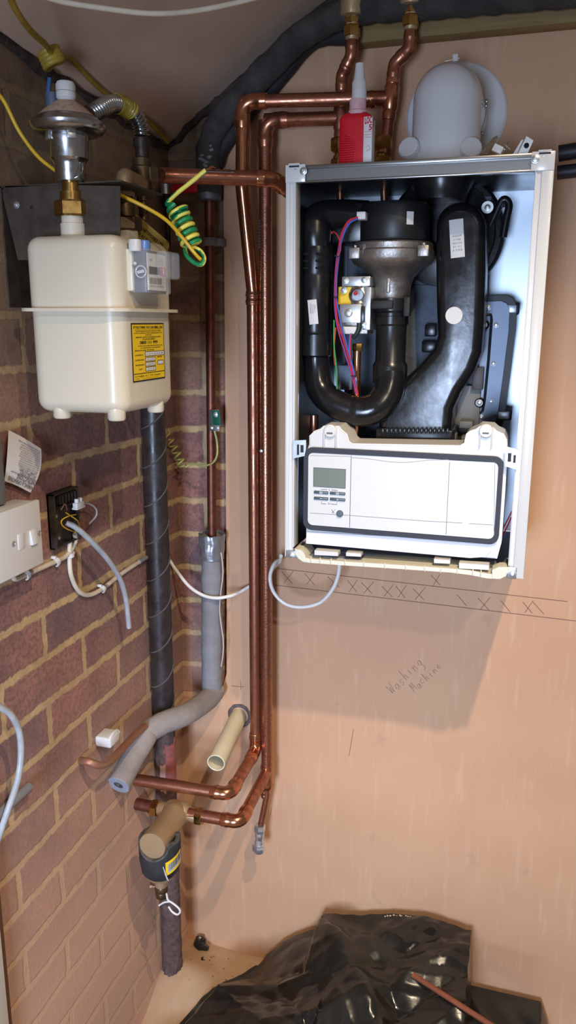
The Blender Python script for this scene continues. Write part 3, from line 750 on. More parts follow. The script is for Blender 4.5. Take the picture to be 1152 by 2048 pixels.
# ---- brass strainer body between the pipes
bf = thing('brass_valve', 'large dusty brass pressure valve with a blank round end, sitting in a black foam collar', 'valve', (BODY.x, -.3, .5))
cB = V(BODY.x, -.262, .663)
finish('cross_body', MB().lathe([(.0150, -.048), (.0165, -.046), (.0165, -.030), (.024, -.024), (.027, -.012), (.027, .014), (.024, .026), (.0165, .032), (.0165, .05), (.015, .052)], cB, (1, 0, 0), 32), brass_dusty, bf)
finish('left_nut', MB().hexnut(cB - V(.064, 0, 0), (1, 0, 0), .0205, .018), brass, bf)
finish('right_nut', MB().hexnut(cB + V(.048, 0, 0), (1, 0, 0), .0205, .018), brass, bf)
ce = oy(306, 1690, -.395); dC = (ce - cB).normalized(); Lq = (ce - cB).length
finish('barrel', MB().lathe([(.0285, 0), (.0305, .004), (.0305, .018), (.0292, .021), (.0298, Lq * .6), (.0302, Lq - .004), (.0298, Lq), (.001, Lq + .0005)], cB + dC * .004, dC, 48), brass_dusty, bf)
finish('supply_pipe', MB().tube([V(WX, -.262, .664), cB - V(.05, 0, 0)], r28, 20), copper_dull, bf)
# black foam collar hugging the barrel: a vertical cup whose rim dips under the barrel
kc = oy(320, 1700, -.362); kx, ky = kc.x, kc.y
zbot = oy(322, 1768, ky - .04).z - .003
def barrel_z(x, y):      # underside of the barrel over (x,y)
    t = max(0, min(1, (V(x, y, 0) - V(cB.x, cB.y, 0)).dot(V(dC.x, dC.y, 0)) / (dC.x ** 2 + dC.y ** 2) / Lq))
    c = cB + dC * Lq * t; lat = abs((V(x, y, 0) - V(c.x, c.y, 0)).dot(V(-dC.y, dC.x, 0).normalized()))
    return c.z - math.sqrt(max(0, .0295 ** 2 - min(lat, .0294) ** 2)) if lat < .0295 else c.z + .006
mb = MB()
def cup(u, v):
    a_ = u * 2 * math.pi
    ro = .0435 if v < .85 else .0435
    seq = [(.022, 0), (.034, .0), (.0425, .16), (.0462, .45), (.0465, .96), (.0450, 1.0), (.037, 1.0), (.0345, .95), (.0335, .4)]
    k = min(len(seq) - 1, int(round(v * (len(seq) - 1)))); r, h = seq[k]
    x, y = kx + r * math.cos(a_), ky + r * math.sin(a_)
    zt_ = min(barrel_z(kx + .038 * math.cos(a_), ky + .038 * math.sin(a_)) - .001, .668)
    return (x, y, zbot + (zt_ - zbot) * h)
mb.grid(cup, 72, 9, True)
mb.bm.faces.ensure_lookup_table()
for i_, f_ in enumerate(mb.bm.faces):
    if i_ // 72 in (4, 5, 6): f_.material_index = 1
finish('foam_collar', mb, [foam_black, mat('dusty_foam_rim', (98, 96, 88), .9, 0, .9, 90, .5, 160, rgb2=(40, 42, 42))], bf)
tg0 = V(kx, ky, 0)
def arc_patch(a0, a1, z0, z1, r, name, m_, parent):
    mb = MB()
    def f(u, v):
        a_ = R(a0 + (a1 - a0) * u); return (kx + r * math.cos(a_), ky + r * math.sin(a_), z0 + (z1 - z0) * v + .012 * u)
    mb.grid(f, 10, 3); t = mb.bm; 
    return finish(name, mb, m_, parent)
lb = arc_patch(-50, 8, zbot + .022, zbot + .055, .0472, 'paper_label', label_yellow, bf)
finish('barcode_panel', MB().grid(lambda u, v: (kx + .0447 * math.cos(R(-44 + 50 * u)), ky + .0447 * math.sin(R(-44 + 50 * u)), zbot + .028 + .021 * v + .012 * u), 10, 3), label_white, lb) if False else arc_patch(-44, 6, zbot + .028, zbot + .049, .0477, 'barcode_panel', mat('grey_print', (176, 174, 172), .5), bf)
mb = MB()
for k in range(12):
    a_ = R(-40 + 3.4 * k); w_ = random.choice((.0004, .0009)); c = V(kx + .048 * math.cos(a_), ky + .048 * math.sin(a_), zbot + .041 + .0011 * k)
    mb.obox(c, (-math.sin(a_), math.cos(a_), 0), (math.cos(a_), math.sin(a_), 0), (0, 0, 1), w_, .0002, .008)
finish('barcode_bars', mb, ink_grey, bf)
c = V(kx + .0473 * math.cos(R(-52)), ky + .0473 * math.sin(R(-52)), zbot + .03)
finish('peeling_edge', MB().obox(c, (.7, -.5, .1), (.5, .7, 0), (-.35, 0, 1), .004, .0005, .017, .0003), label_white, bf)
finish('lower_cone', MB().lathe([(.036, .004), (.032, -.006), (.018, -.013), (.0145, -.017), (.0145, -.034)], (kx, ky, zbot), (0, 0, 1), 32), brass_dusty, bf)
dz = zbot - .034
finish('drain_body', MB().lathe([(.013, .0), (.015, -.004), (.015, -.012), (.0125, -.016), (.0145, -.02), (.013, -.03), (.006, -.034)], (kx, ky, dz), (0, 0, 1), 20), brass_dark, bf)
finish('drain_key', MB().lathe([(.0035, 0), (.0035, .012), (.007, .013), (.007, .019)], (kx - .009, ky, dz - .008), (-1, -.4, .3), 8), copper_old, bf)
mb = MB()
def tie(u): 
    return V(0, 0, 0)
ra = V(kx + .012, ky - .016, dz + .004)
ringp = [oy(333, 1787, ky - .02), oy(336, 1800, ky - .02), oy(345, 1806, ky - .02), oy(357, 1816, ky - .02), oy(360, 1824, ky - .02), oy(354, 1829, ky - .02), oy(344, 1823, ky - .02), oy(337, 1813, ky - .02)]
mb.tube(spline(ringp, 6), .0022, 8); mb.tube(spline([oy(340, 1803, ky - .02), oy(328, 1805, ky - .02), oy(318, 1811, ky - .02)], 6), .002, 8)
tag(finish('cable_tie', mb, label_white), 'white plastic tie looped round the drain below the brass valve', 'cable tie')

# ================================================================== GAS METER AND LEFT WALL
MX0, MX1, MY0, MY1 = .049, .214, -.66, -.466
ZF = 1.795
gm = thing('gas_meter', 'cream gas meter with yellow label and clear counter window', 'gas meter', (.138, -.57, 1.62))
def rbody(z0, z1, ins, rb):
    mb = MB(); t = bmesh.new(); bmesh.ops.create_cube(t, size=1)
    for v in t.verts: v.co = V((MX0 + MX1) / 2 + v.co.x * (MX1 - MX0 - 2 * ins), (MY0 + MY1) / 2 + v.co.y * (MY1 - MY0 - 2 * ins), (z0 + z1) / 2 + v.co.z * (z1 - z0))
    vert = [e for e in t.edges if abs(e.verts[0].co.z - e.verts[1].co.z) > .01]
    bmesh.ops.bevel(t, geom=vert, offset=.026, segments=6, affect='EDGES', profile=.5)
    hor = [e for e in t.edges if e.is_boundary is False and abs(e.verts[0].co.z - rb) < 1e-4 and abs(e.verts[1].co.z - rb) < 1e-4]
    bmesh.ops.bevel(t, geom=hor, offset=.020, segments=6, affect='EDGES', profile=.5)
    mb._merge(t); return mb
finish('upper_body', rbody(ZF, 1.905, 0, 1.905), cream, gm, angle=50)
finish('lower_body', rbody(1.636, ZF, .001, 1.636), cream, gm, angle=50)
fl = [V(p.x, p.z, ZF - .0025) for p in rrect(MX0 - .012, MX1 + .012, MY0 - .012, MY1 + .012, .03, 0, 8)]
finish('flange', MB().prism(fl, (0, 0, .005)), cream, gm)
for (x, y) in ((.092, -.640), (.190, -.640), (.195, -.512)):
    finish('foot', MB().lathe([(.0145, .006), (.014, -.012), (.012, -.0145), (.001, -.0145)], (x, y, 1.640), (0, 0, 1), 24), cream, gm)
S1 = oy(147, 462, -.612); S2 = oy(252, 458, -.520)
for S in (S1, S2):
    finish('spigot', MB().lathe([(.024, 1.900 - S.z), (.023, 1.906 - S.z), (.0195, 1.908 - S.z), (.0195, 1.925 - S.z), (.0175, 1.926 - S.z), (.0175, 1.936 - S.z)], (S.x, S.y, S.z), (0, 0, 1), 32), cream, gm)
# counter window on the face towards the room
p1 = ox(258, 545, .252); p2 = ox(302, 545, .252); p3 = ox(345, 545, .252)
BX0, BX1 = .213, .250
by0 = oy(302, 545, MY0 - .0).y
yA = p2.y; yB = p3.y
zt_, zb_ = ox(302, 497, .25).z, ox(302, 585, .25).z
clear = mat('clear_plastic', (225, 228, 232), .08, 0, alpha=.16, coat=.3)
cnt = finish('counter_base', MB().box(BX0 - .002, BX0 + .010, yA - .004, yB + .006, zb_ + .002, zt_, .003), cream_plastic, gm)
ib = finish('counter_box', MB().box(BX0 + .010, BX1 - .006, yA, yA + (yB - yA) * .93, zb_, zt_ - .002, .002), mat('counter_grey', (96, 96, 104), .35), gm)
finish('clear_cover', MB().box(BX0 + .008, BX1, yA - .003, yA + (yB - yA) * .98, zb_ - .001, zt_, .003), clear, gm)
finish('clear_visor', MB().box(BX1 - .003, BX1 + .014, yA + (yB - yA) * .35, yB + .006, zb_ + .022, zt_ - .001, .005, 3), clear, gm)
xf = BX1 - .0052
dial = finish('dial_plate', MB().box(xf - .001, xf, yA + .003, yA + (yB - yA) * .88, zb_ + .004, zt_ - .006), label_white, gm)
W_ = yB - yA
def dpt(u, v): return V(xf + .0006, yA + .003 + (W_ * .88 - .003) * u, zb_ + .004 + (zt_ - zb_ - .010) * v)
finish('register', MB().box(xf, xf + .0008, dpt(.08, 0).y, dpt(.68, 0).y, dpt(0, .44).z, dpt(0, .64).z), black_matt, gm)
finish('red_register', MB().box(xf, xf + .001, dpt(.66, 0).y, dpt(.98, 0).y, dpt(0, .42).z, dpt(0, .66).z), mat('register_red', (190, 30, 50), .4), gm)
mb = MB()
for k in range(14):
    y = dpt(.10 + .046 * k, 0).y; mb.box(xf + .0003, xf + .0007, y, y + random.choice((.0005, .0010)), dpt(0, .17).z, dpt(0, .34).z)
mb.text('A6 G4 12 09 2010', .004, dpt(.46, .11), (0, 1, 0), (0, 0, 1), width=W_ * .6)
mb.text('m3', .006, dpt(.18, .82), (0, 1, 0), (0, 0, 1), width=.007); mb.text('Qmax 6\nQmin 0.04\npmax 0.1', .0035, dpt(.72, .80), (0, 1, 0), (0, 0, 1), width=W_ * .26)
finish('dial_print', mb, ink_grey, gm)
mb = MB(); c = V(BX0 + .024, yA - .0035, zt_ - .034)
tor = [c + V(.0085 * math.cos(k * .3), 0, .0085 * math.sin(k * .3)) for k in range(21)]
mb.tube(tor, .0012, 8, closed=True); mb.obox(c, (1, 0, .2), (0, 1, 0), (-.2, 0, 1), .006, .001, .0022)
mb.sph(V(BX0 + .015, yA - .004, zt_ - .022), .0032)
finish('sealed_knob', mb, mat('clear_knob', (190, 192, 196), .15, coat=.5), gm)
c = oy(297, 489, -.57); c = V(.232, yA + .018, zt_)
finish('battery_cap', MB().lathe([(.0105, -.004), (.0105, .011), (.009, .013), (.001, .0135)], c, (0, 0, 1), 24), mat('blue_cap', (96, 130, 190), .3), gm)
finish('cap_cover', MB().lathe([(.0098, -.004), (.0098, .0115), (.009, .013)], c + V(-.006, -.016, 0), (0, 0, 1), 24), white_plastic, gm)
# yellow emergency label
xl = MX1 - .0005
q = [ox(262, 645, xl), ox(325, 647, xl), ox(331, 757, xl), ox(266, 764, xl)]
ly0 = (q[0].y + q[3].y) / 2; ly1 = (q[1].y + q[2].y) / 2; lz1 = (q[0].z + q[1].z) / 2; lz0 = (q[2].z + q[3].z) / 2
def lp(u, v, e=0.0): return V(xl + .0008 + e, ly0 + (ly1 - ly0) * u, lz1 + (lz0 - lz1) * v)
lab = finish('emergency_label', MB().box(xl - .001, xl + .0006, ly0, ly1, lz0, lz1, .0), ink, gm)
def rectl(u0, u1, v0, v1, e=.0): 
    a_, b_ = lp(u0, v0, e), lp(u1, v1, e); return (xl, a_.x, min(a_.y, b_.y), max(a_.y, b_.y), min(a_.z, b_.z), max(a_.z, b_.z))
mb = MB(); mb.box(*rectl(.02, .98, .025, .855)); mb.box(*rectl(.02, .98, .87, .975)); finish('label_field', mb, label_yellow, lab)
mb = MB(); lw = ly1 - ly0; lh = lz1 - lz0
def lt(s_, u, v, w_, h_, **k): mb.text(s_, h_ * lh, lp(u, v, .0003), (0, 1, 0), (0, 0, 1), width=w_ * lw, **k)
lt('IF YOU THINK YOU CAN SMELL GAS', .5, .075, .9, .058, bold=.03)
mb.box(*rectl(.1, .9, .108, .111, .0003))
for s_, v, w_ in (('Turn off the supply at the meter valve. Open doors or windows.', .135, .8), ('Do NOT use naked flames. Do NOT use electrical switches on or off.', .17, .86), ('Do NOT smoke.', .205, .2), ('IMMEDIATELY CONTACT THE GAS EMERGENCY SERVICE,', .243, .78), ('THE TELEPHONE NUMBER IS', .278, .4)): lt(s_, .5, v, w_, .03, bold=.02)
lt('0800 111 999', .5, .335, .55, .075, bold=.03)
for s_, v, w_ in (('Do NOT restore the supply until permitted and told it is safe', .39, .76), ('by a competent person to avoid potential risk', .425, .62)): lt(s_, .55, v, w_, .028, bold=.02)
lt('METER EXCHANGE / FIX DETAILS', .36, .468, .58, .03, bold=.02)
for s_, u, v, w_ in (('OLD METER NO', .19, .545, .24), ('OLD METER INDEX', .2, .63, .27), ('NEW METER INDEX', .2, .715, .27), ('DATE', .22, .79, .1), ('METER', .83, .60, .16)): lt(s_, u, v, w_, .03, bold=.02)
mb.box(*rectl(.37, .98, .49, .575, .0003)); mb.box(*rectl(.37, .69, .59, .665, .0003)); mb.box(*rectl(.37, .69, .675, .75, .0003)); mb.box(*rectl(.37, .69, .76, .835, .0003)); mb.box(*rectl(.76, .95, .66, .74, .0003))
lt('Installer', .14, .905, .2, .03); lt('Date', .11, .945, .12, .03); lt('(Eh 4.1.14 reset)', .52, .91, .62, .05); lt('For Service Queries 01 or 02 03', .52, .952, .5, .022)
finish('label_print', mb, ink, lab)
mb = MB(); mb.box(*rectl(.385, .965, .50, .565, .0006)); mb.box(*rectl(.385, .675, .60, .655, .0006)); mb.box(*rectl(.385, .675, .685, .74, .0006)); mb.box(*rectl(.385, .675, .77, .825, .0006)); mb.box(*rectl(.775, .935, .67, .73, .0006))
finish('label_boxes', mb, label_white, lab)
mb = MB(); 
for s_, v, w_ in (('1 2 7 6 4 4 8', .535, .5), ('6 1 3 2 2', .63, .2), ('0 0 0 0 0', .715, .2), ('14 . 9 . 10', .798, .2)): mb.text(s_, .035 * lh, lp(.53 if w_ < .4 else .66, v, .0009), (0, 1, 0), (0, 0, 1), width=w_ * lw)
finish('handwritten_digits', mb, ink_grey, lab)

# steel bracket behind the meter
mb = MB(); YB = -.612
pz = [oy(12, 372, YB), oy(135, 370, YB), oy(240, 372, YB), oy(240, 520, YB), oy(36, 520, YB), oy(7, 400, YB), oy(5, 380, YB)]
mb.prism(pz, (0, .002, 0)); 
tb = oy(12, 372, YB).z
mb.box(WX, .20, YB, -.47, tb - .0022, tb, 0)
mb.box(WX, WX + .003, YB, -.45, 1.80, tb, 0)
br = thing('meter_bracket', 'dark steel bracket plate on the brick wall behind the gas meter', 'bracket', (WX + .02, YB, 1.80))
finish('plate', mb, steel_dark, br)
screw_head(oy(33, 410, YB), (0, -1, 0), .0045, br); finish('bolt_hole', MB().lathe([(.0032, 0), (.0032, .0006)], oy(63, 415, YB), (0, -1, 0), 12), black_matt, br)

# ---- regulator above the left spigot
rg = thing('gas_regulator', 'silver dome-shaped gas regulator with white cap standing on the meter', 'regulator', (S1.x, S1.y, 1.936))
def zz(py): return oy(147, py, -.612).z
u = lambda *a: a
base = 1.928
finish('union_nut', MB().hexnut((S1.x, S1.y, zz(434)), (0, 0, 1), .0275, zz(402) - zz(434)), brass, rg)
finish('brass_adaptor', MB().lathe([(.0155, 0), (.0175, .001), (.0175, zz(384) - zz(403)), (.0135, zz(383) - zz(403)), (.0135, zz(364) - zz(403))], (S1.x, S1.y, zz(403)), (0, 0, 1), 24), brass, rg)
finish('body', MB().lathe([(.016, 0), (.0215, .001), (.0225, .004), (.023, zz(330) - zz(365)), (.0255, zz(322) - zz(365)), (.0285, zz(318) - zz(365)), (.0295, zz(285) - zz(365)), (.031, zz(278) - zz(365)), (.030, zz(268) - zz(365))], (S1.x, S1.y, zz(365)), (0, 0, 1), 48), steel, rg)
RGZ = zz(262)
finish('lower_dish', MB().lathe([(.028, -.006), (.034, -.008), (.052, -.002), (.0565, .004), (.0565, .0065), (.02, .007)], (S1.x, S1.y, RGZ), (0, 0, 1), 64), steel, rg)
finish('upper_dish', MB().lathe([(.0575, .004), (.058, .0075), (.055, .0095), (.053, .0125), (.048, .0165), (.043, .019), (.030, .030), (.018, .038), (.015, .041)], (S1.x, S1.y, RGZ), (0, 0, 1), 64), steel, rg)
dome_lab = mat('printed_beige', (186, 160, 140), .6, 0, .6, 220, rgb2=(120, 96, 84), thr=.58, sharp=.2)
finish('printed_cone', MB().lathe([(.0435, .0192), (.0305, .0305), (.0185, .0385), (.016, .0405)], (S1.x, S1.y, RGZ + .0004), (0, 0, 1), 64), dome_lab, rg)
finish('white_cap', MB().lathe([(.0105, .038), (.0125, .044), (.0145, .046), (.0145, .064), (.0125, .068), (.001, .0685)], (S1.x, S1.y, RGZ), (0, 0, 1), 32), white_plastic, rg)
finish('cap_mark', MB().lathe([(.0147, .0540), (.0147, .0546)], (S1.x, S1.y, RGZ), (0, 0, 1), 32, cap=False), ink_grey, rg)
for a_ in (-125, -50):
    c = V(S1.x + .031 * math.cos(R(a_)), S1.y + .031 * math.sin(R(a_)), RGZ - .010)
    finish('clamp_lug', MB().obox(c, (-math.sin(R(a_)), math.cos(R(a_)), 0), (math.cos(R(a_)), math.sin(R(a_)), 0), (0, 0, 1), .0065, .003, .0055, .001), zinc, rg)
finish('vent_body', MB().lathe([(.010, 0), (.011, .004), (.011, .02)], V(S1.x - .027, S1.y + .006, RGZ + .036), (0, 0, 1), 12), mat('blue_grey_plastic', (78, 90, 112), .5), rg)
finish('blue_tab', MB().obox(V(S1.x - .031, S1.y + .004, RGZ + .066), (1, 0, -.2), (0, 1, 0), (.2, 0, 1), .0028, .002, .012, .001), mat('blue_tab', (52, 92, 140), .5), rg)
finish('seal_wire', MB().tube(spline([V(S1.x + .026, S1.y - .005, zz(330)), V(S1.x + .029, S1.y - .012, zz(345)), V(S1.x + .024, S1.y - .016, zz(356)), V(S1.x + .018, S1.y - .018, zz(360))], 6), .0007, 6), steel, rg)

# ---- corrugated hose with yellow tape
H = [oy(176, 232, -.575), oy(200, 218, -.545), oy(222, 208, -.51), oy(246, 211, -.475), oy(268, 226, -.45), oy(281, 252, -.435), oy(284, 282, -.43), oy(284, 292, -.43)]
hp = spline(H, 40); L_ = [0]
for a_, b_ in zip(hp, hp[1:]): L_.append(L_[-1] + (b_ - a_).length)
def resample(P, Ls, step):
    out = []; d = 0; i = 0
    while d < Ls[-1]:
        while Ls[i + 1] < d: i += 1
        out.append(P[i].lerp(P[i + 1], (d - Ls[i]) / max(1e-9, Ls[i + 1] - Ls[i]))); d += step
    return out
hs = resample(hp, L_, .00095)
ch_ = thing('corrugated_hose', 'corrugated stainless steel gas hose with a band of yellow tape behind the regulator', 'hose', H[-1])
rs = [.0118 + .0024 * math.cos(i * 2 * math.pi / 7) for i in range(len(hs))]
finish('bellows', MB().tube(hs, rs, 24), steel, ch_)
i0, i1 = int(len(hs) * .47), int(len(hs) * .70)
tp = hs[i0:i1]; mb = MB().tube(tp, [.0148 + .0009 * math.cos(i * .9) for i in range(len(tp))], 20)
finish('yellow_tape', mb, mat('dirty_yellow_tape', (178, 158, 46), .5, 0, .7, 60, .4, 90, rgb2=(120, 100, 34)), ch_)
g_ = H[-1]
finish('iron_end', MB().lathe([(.0150, .012), (.0150, 0), (.012, -.004), (.012, -.02)], g_, (0, 0, 1), 24), iron, ch_)

# ---- outlet fittings: tee and union over the right spigot
of = thing('gas_outlet_tee', 'dark dusty brass tee and union joining meter outlet, hose and copper gas pipe', 'pipe fitting', (S2.x, S2.y, 1.93))
def z2(py): return oy(252, py, -.52).z
finish('union_nut', MB().hexnut((S2.x, S2.y, z2(462)), (0, 0, 1), .0265, z2(434) - z2(462)), brass_dark, of)
finish('barrel', MB().lathe([(.018, 0), (.0165, .002), (.0165, z2(400) - z2(436)), (.0135, z2(398) - z2(436)), (.0135, z2(392) - z2(436))], (S2.x, S2.y, z2(436)), (0, 0, 1), 24), brass_dark, of)
finish('upper_union', MB().hexnut((S2.x, S2.y, z2(393)), (0, 0, 1), .0165, z2(372) - z2(393)), brass_dusty, of)
tee = oy(284, 350, -.43); top2 = V(S2.x, S2.y, z2(352))
finish('elbow', MB().tube(fillet([V(S2.x, S2.y, z2(374)), top2 + V(0, 0, .0), V(tee.x, tee.y, top2.z)], .014, 8), .0135, 20), brass_dusty, of)
finish('tee_body', MB().lathe([(.012, -.03), (.0165, -.028), (.0165, -.012), (.0185, -.010), (.0185, .012), (.0165, .014), (.0165, .026), (.013, .028)], tee, (0, 0, 1), 24), brass_dark, of)
gd = (g1 - tee).normalized()
finish('big_nut', MB().hexnut(tee + gd * .006, gd, .0215, .018), brass_dark, of)
finish('gas_pipe_end', MB().tube([tee + gd * .02, g0 + (g1 - g0).normalized() * .02], .0137, 20), copper_dull, of)
finish('test_point', MB().lathe([(.011, 0), (.011, -.012), (.008, -.014), (.008, -.034), (.0095, -.036), (.0095, -.044), (.004, -.046), (.004, -.06)], tee - V(0, 0, .03), (0, 0, 1), 20), brass_dark, of)

# ---- yellow tag behind the meter
tgp = [oy(232, 425, -.475), oy(262, 432, -.475), oy(338, 492, -.47), oy(331, 508, -.47), oy(200, 468, -.475), oy(206, 455, -.475)]
A_, B_ = oy(262, 424, -.47), oy(338, 489, -.468)
ty = thing('warning_tag', 'yellow gas network tag hanging behind the meter outlet', 'tag', oy(270, 505, -.47))
mb = MB(); mb.prism([oy(228, 418, -.472), oy(262, 419, -.472), oy(337, 484, -.47), oy(338, 492, -.47), oy(332, 512, -.47), oy(196, 500, -.472), oy(196, 480, -.472)], (0, .0012, 0))
finish('tag_plate', mb, mat('tag_yellow', (176, 150, 70), .5, 0, .4, 30, rgb2=(150, 124, 56)), ty)
mb = MB(); dvec = (B_ - A_).normalized(); upv = V(0, -1, 0).cross(dvec) * -1
if upv.z < 0: upv = -upv
mb.text('TRANSCO NETWORKS LTD', .0075, A_.lerp(B_, .5) - upv * .008 + V(0, -.004, 0), dvec, upv, width=(B_ - A_).length * .88, bold=.02)
mb.text('GAS SUPPLIED AT PRESSURE', .0062, A_.lerp(B_, .5) - upv * .018 + V(0, -.004, 0) - dvec * .006, dvec, upv, width=(B_ - A_).length * .84, bold=.02)
finish('tag_print', mb, ink, ty)

# ---- red lever valve on the brick
lv = thing('lever_valve', 'small valve with a red lever on the brick behind the green and yellow coil', 'valve', oy(330, 420, -.04))
c = oy(372, 377, -.05)
finish('lever', MB().box(c.x - .034, c.x + .034, c.y - .006, c.y + .006, c.z - .0095, c.z + .0095, .005, 3), red_plastic, lv)
c = oy(331, 377, -.05); finish('spindle_cap', MB().lathe([(.010, 0), (.010, .022), (.008, .024)], V(c.x, c.y, c.z - .012), (0, 0, 1), 16), chrome, lv)
finish('body', MB().lathe([(.006, -.11), (.006, -.03), (.012, -.028), (.012, -.01), (.009, -.008), (.009, 0)], V(c.x, c.y + .005, c.z - .01), (0, 0, 1), 16), iron, lv)

# ---- wires at upper left
yw = spline([oy(10, -30, -.76), oy(32, 20, -.71), oy(62, 62, -.64), oy(92, 90, -.57), oy(105, 112, -.53)], 8)
a_, b_ = oy(97, 102, -.53), oy(109, 130, -.525)
hx = helix(a_, b_, .0155, 3.6, 22, 1.2)
yw2 = spline([hx[-1], oy(124, 112, -.49), oy(150, 128, -.42), oy(190, 168, -.34), oy(225, 196, -.27), oy(262, 216, -.20), oy(300, 246, -.12), oy(336, 284, -.03)], 8)
tag(finish('old_earth_cable', MB().tube(yw + hx + yw2[1:], .0048, 10), old_yellow), 'dirty yellow cable with a tight coil along the edge of the sloping ceiling', 'cable')
tag(finish('black_hose', MB().tube(spline([oy(-30, 35, -.56), oy(0, 52, -.53), oy(45, 72, -.48), oy(82, 92, -.44), oy(100, 108, -.42)], 6), .0085, 14), mat('dark_grey_hose', (62, 58, 56), .6)), 'short dark grey hose entering from the left behind the coil of the dirty yellow cable', 'hose')
w1 = spline([oy(-30, 165, -.66), oy(5, 198, -.655), oy(38, 262, -.64), (oy(75, 312, -.62)), oy(112, 342, -.60)], 8)
w2 = spline([oy(112, 342, -.60), oy(150, 362, -.57), oy(200, 372, -.575), oy(240, 390, -.58), oy(290, 414, -.57), oy(332, 440, -.55), oy(360, 470, -.53), oy(388, 505, -.52), oy(402, 520, -.52)], 8)
tag(finish('yellow_cable', MB().tube(w1 + w2[1:], .0030, 10), bright_yellow), 'bright yellow wire passing behind the regulator to the green and yellow coil', 'wire')
def stripe(i, k, n): return 0 if ((k + i // 5) % n) < n * .55 else 1
cA, cB_ = oy(352, 412, -.50), oy(385, 492, -.50)
hx = helix(cA, cB_, .0145, 7.2, 24, 2.4)
first = spline([oy(412, 340, -.50), oy(385, 362, -.50), oy(352, 388, -.50), oy(334, 408, -.50), hx[2]], 8)
last = spline([hx[-2], oy(398, 500, -.50), oy(408, 515, -.505), oy(404, 528, -.51), oy(390, 526, -.51), oy(374, 512, -.51), oy(370, 498, -.505)], 8)
gy = thing('earth_wire', 'green and yellow coiled earth wire with a bared copper end by the gas pipe', 'wire', last[-1])
finish('insulation', MB().tube(first + hx[3:-2] + last, .0037, 14, mis=stripe), [earth_green, earth_yellow], gy)
mb = MB()
for k in range(5):
    o_ = V(random.uniform(-.002, .002), random.uniform(-.002, .002), random.uniform(-.0012, .0012))
    mb.tube([first[0] - V(.004, 0, .003), first[0] + V(.011, 0, .004) + o_, oy(430, 333 + k, -.50) + o_], .0009, 6)
finish('bare_strands', mb, copper_bright, gy)

# ---- instruction paper stuck on the brick
cor = [ox(17, 860, WX + .012), ox(83, 897, WX + .016), ox(62, 985, WX + .010), ox(9, 962, WX + .012)]
def paper(u, v):
    p = cor[0].lerp(cor[1], u).lerp(cor[3].lerp(cor[2], u), v)
    k = .012 * math.sin(math.pi * v) * (1 - u) - .003 * math.sin(u * 4)
    return V(p.x + .006 * math.sin(math.pi * v) + k * .3, p.y - k + (.004 if u > .7 else 0) * math.sin(math.pi * v), p.z)
pp = thing('instruction_sheet', 'crinkled white wiring instruction leaflet stuck upside down on the brick', 'paper', cor[2])
t = MB().grid(paper, 12, 14); finish('sheet', t, mat('paper', (224, 220, 216), .7), pp)
mb = MB()
def pt(u_, v_): 
    p = paper(u_, v_); return p + V(.0012, -.0003, 0)
def pline(s_, v_, w_, h_, ue=.97, bold=0.0):
    a_, b_ = pt(ue, v_), pt(ue - w_, v_); ux_ = (b_ - a_).normalized(); uz_ = (pt(.5, v_ + .05) - pt(.5, v_)).normalized()
    mb.text(s_, h_, a_.lerp(b_, .5), ux_, uz_, width=(b_ - a_).length, bold=bold)
pline('WIRING & OPERATING', .90, .88, .0105, bold=.012); pline('INSTRUCTIONS', .80, .62, .0105, bold=.012)
pline('SWITCHED (FUSED)', .70, .52, .008, .93); pline('CONNECTION UNITS', .635, .56, .008, .93); pline('INSTALL ACCORDING TO THE REGS', .575, .60, .005, .93)
for k in range(9): pline('connect the supply to the terminals marked and the load to the others', .53 - k * .047, .62 - .02 * (k % 3), .0042, .93, 0)
pline('For further technical information contact', .10, .66, .005, .93)
mb.tube([pt(.97, .75), pt(.5, .75), pt(.14, .75)], .0004, 5)
finish('print', mb, ink, pp)

# ---- fused spur box
fy0, fy1, fz0, fz1 = -.79, -.638, 1.376, 1.486
sw = thing('fused_switch_box', 'white surface box with rocker switch and fuse carrier at the left edge', 'switch', (.01, -.71, 1.376))
finish('back_box', MB().box(WX, .026, fy0, fy1, fz0, fz1 - .002, .003), white_plastic, sw)
finish('face_plate', MB().box(.0262, .036, fy0 - .001, fy1 + .001, fz0 - .002, fz1, .0025, 3), white_plastic, sw)
def fp(px_, py_): return ox(px_, py_, .0362)
c = fp(66, 1074); rk = finish('rocker', MB().obox(c, (1, 0, .16), (0, 1, 0), (-.16, 0, 1), .0035, .0085, .0125, .001), white_plastic, sw)
c = fp(43, 1082); finish('fuse_carrier', MB().box(.0355, .0372, c.y - .0095, c.y + .0075, c.z - .0135, c.z + .0125, .0006), white_plastic, sw)
for p in ((27, 1088), (79, 1066)):
    c = fp(*p); finish('fixing_screw', MB().lathe([(.0048, 0), (.0048, .0006), (.0036, .0006), (.0034, .0002), (.0001, .0002)], c, (1, 0, 0), 16), zinc, sw)
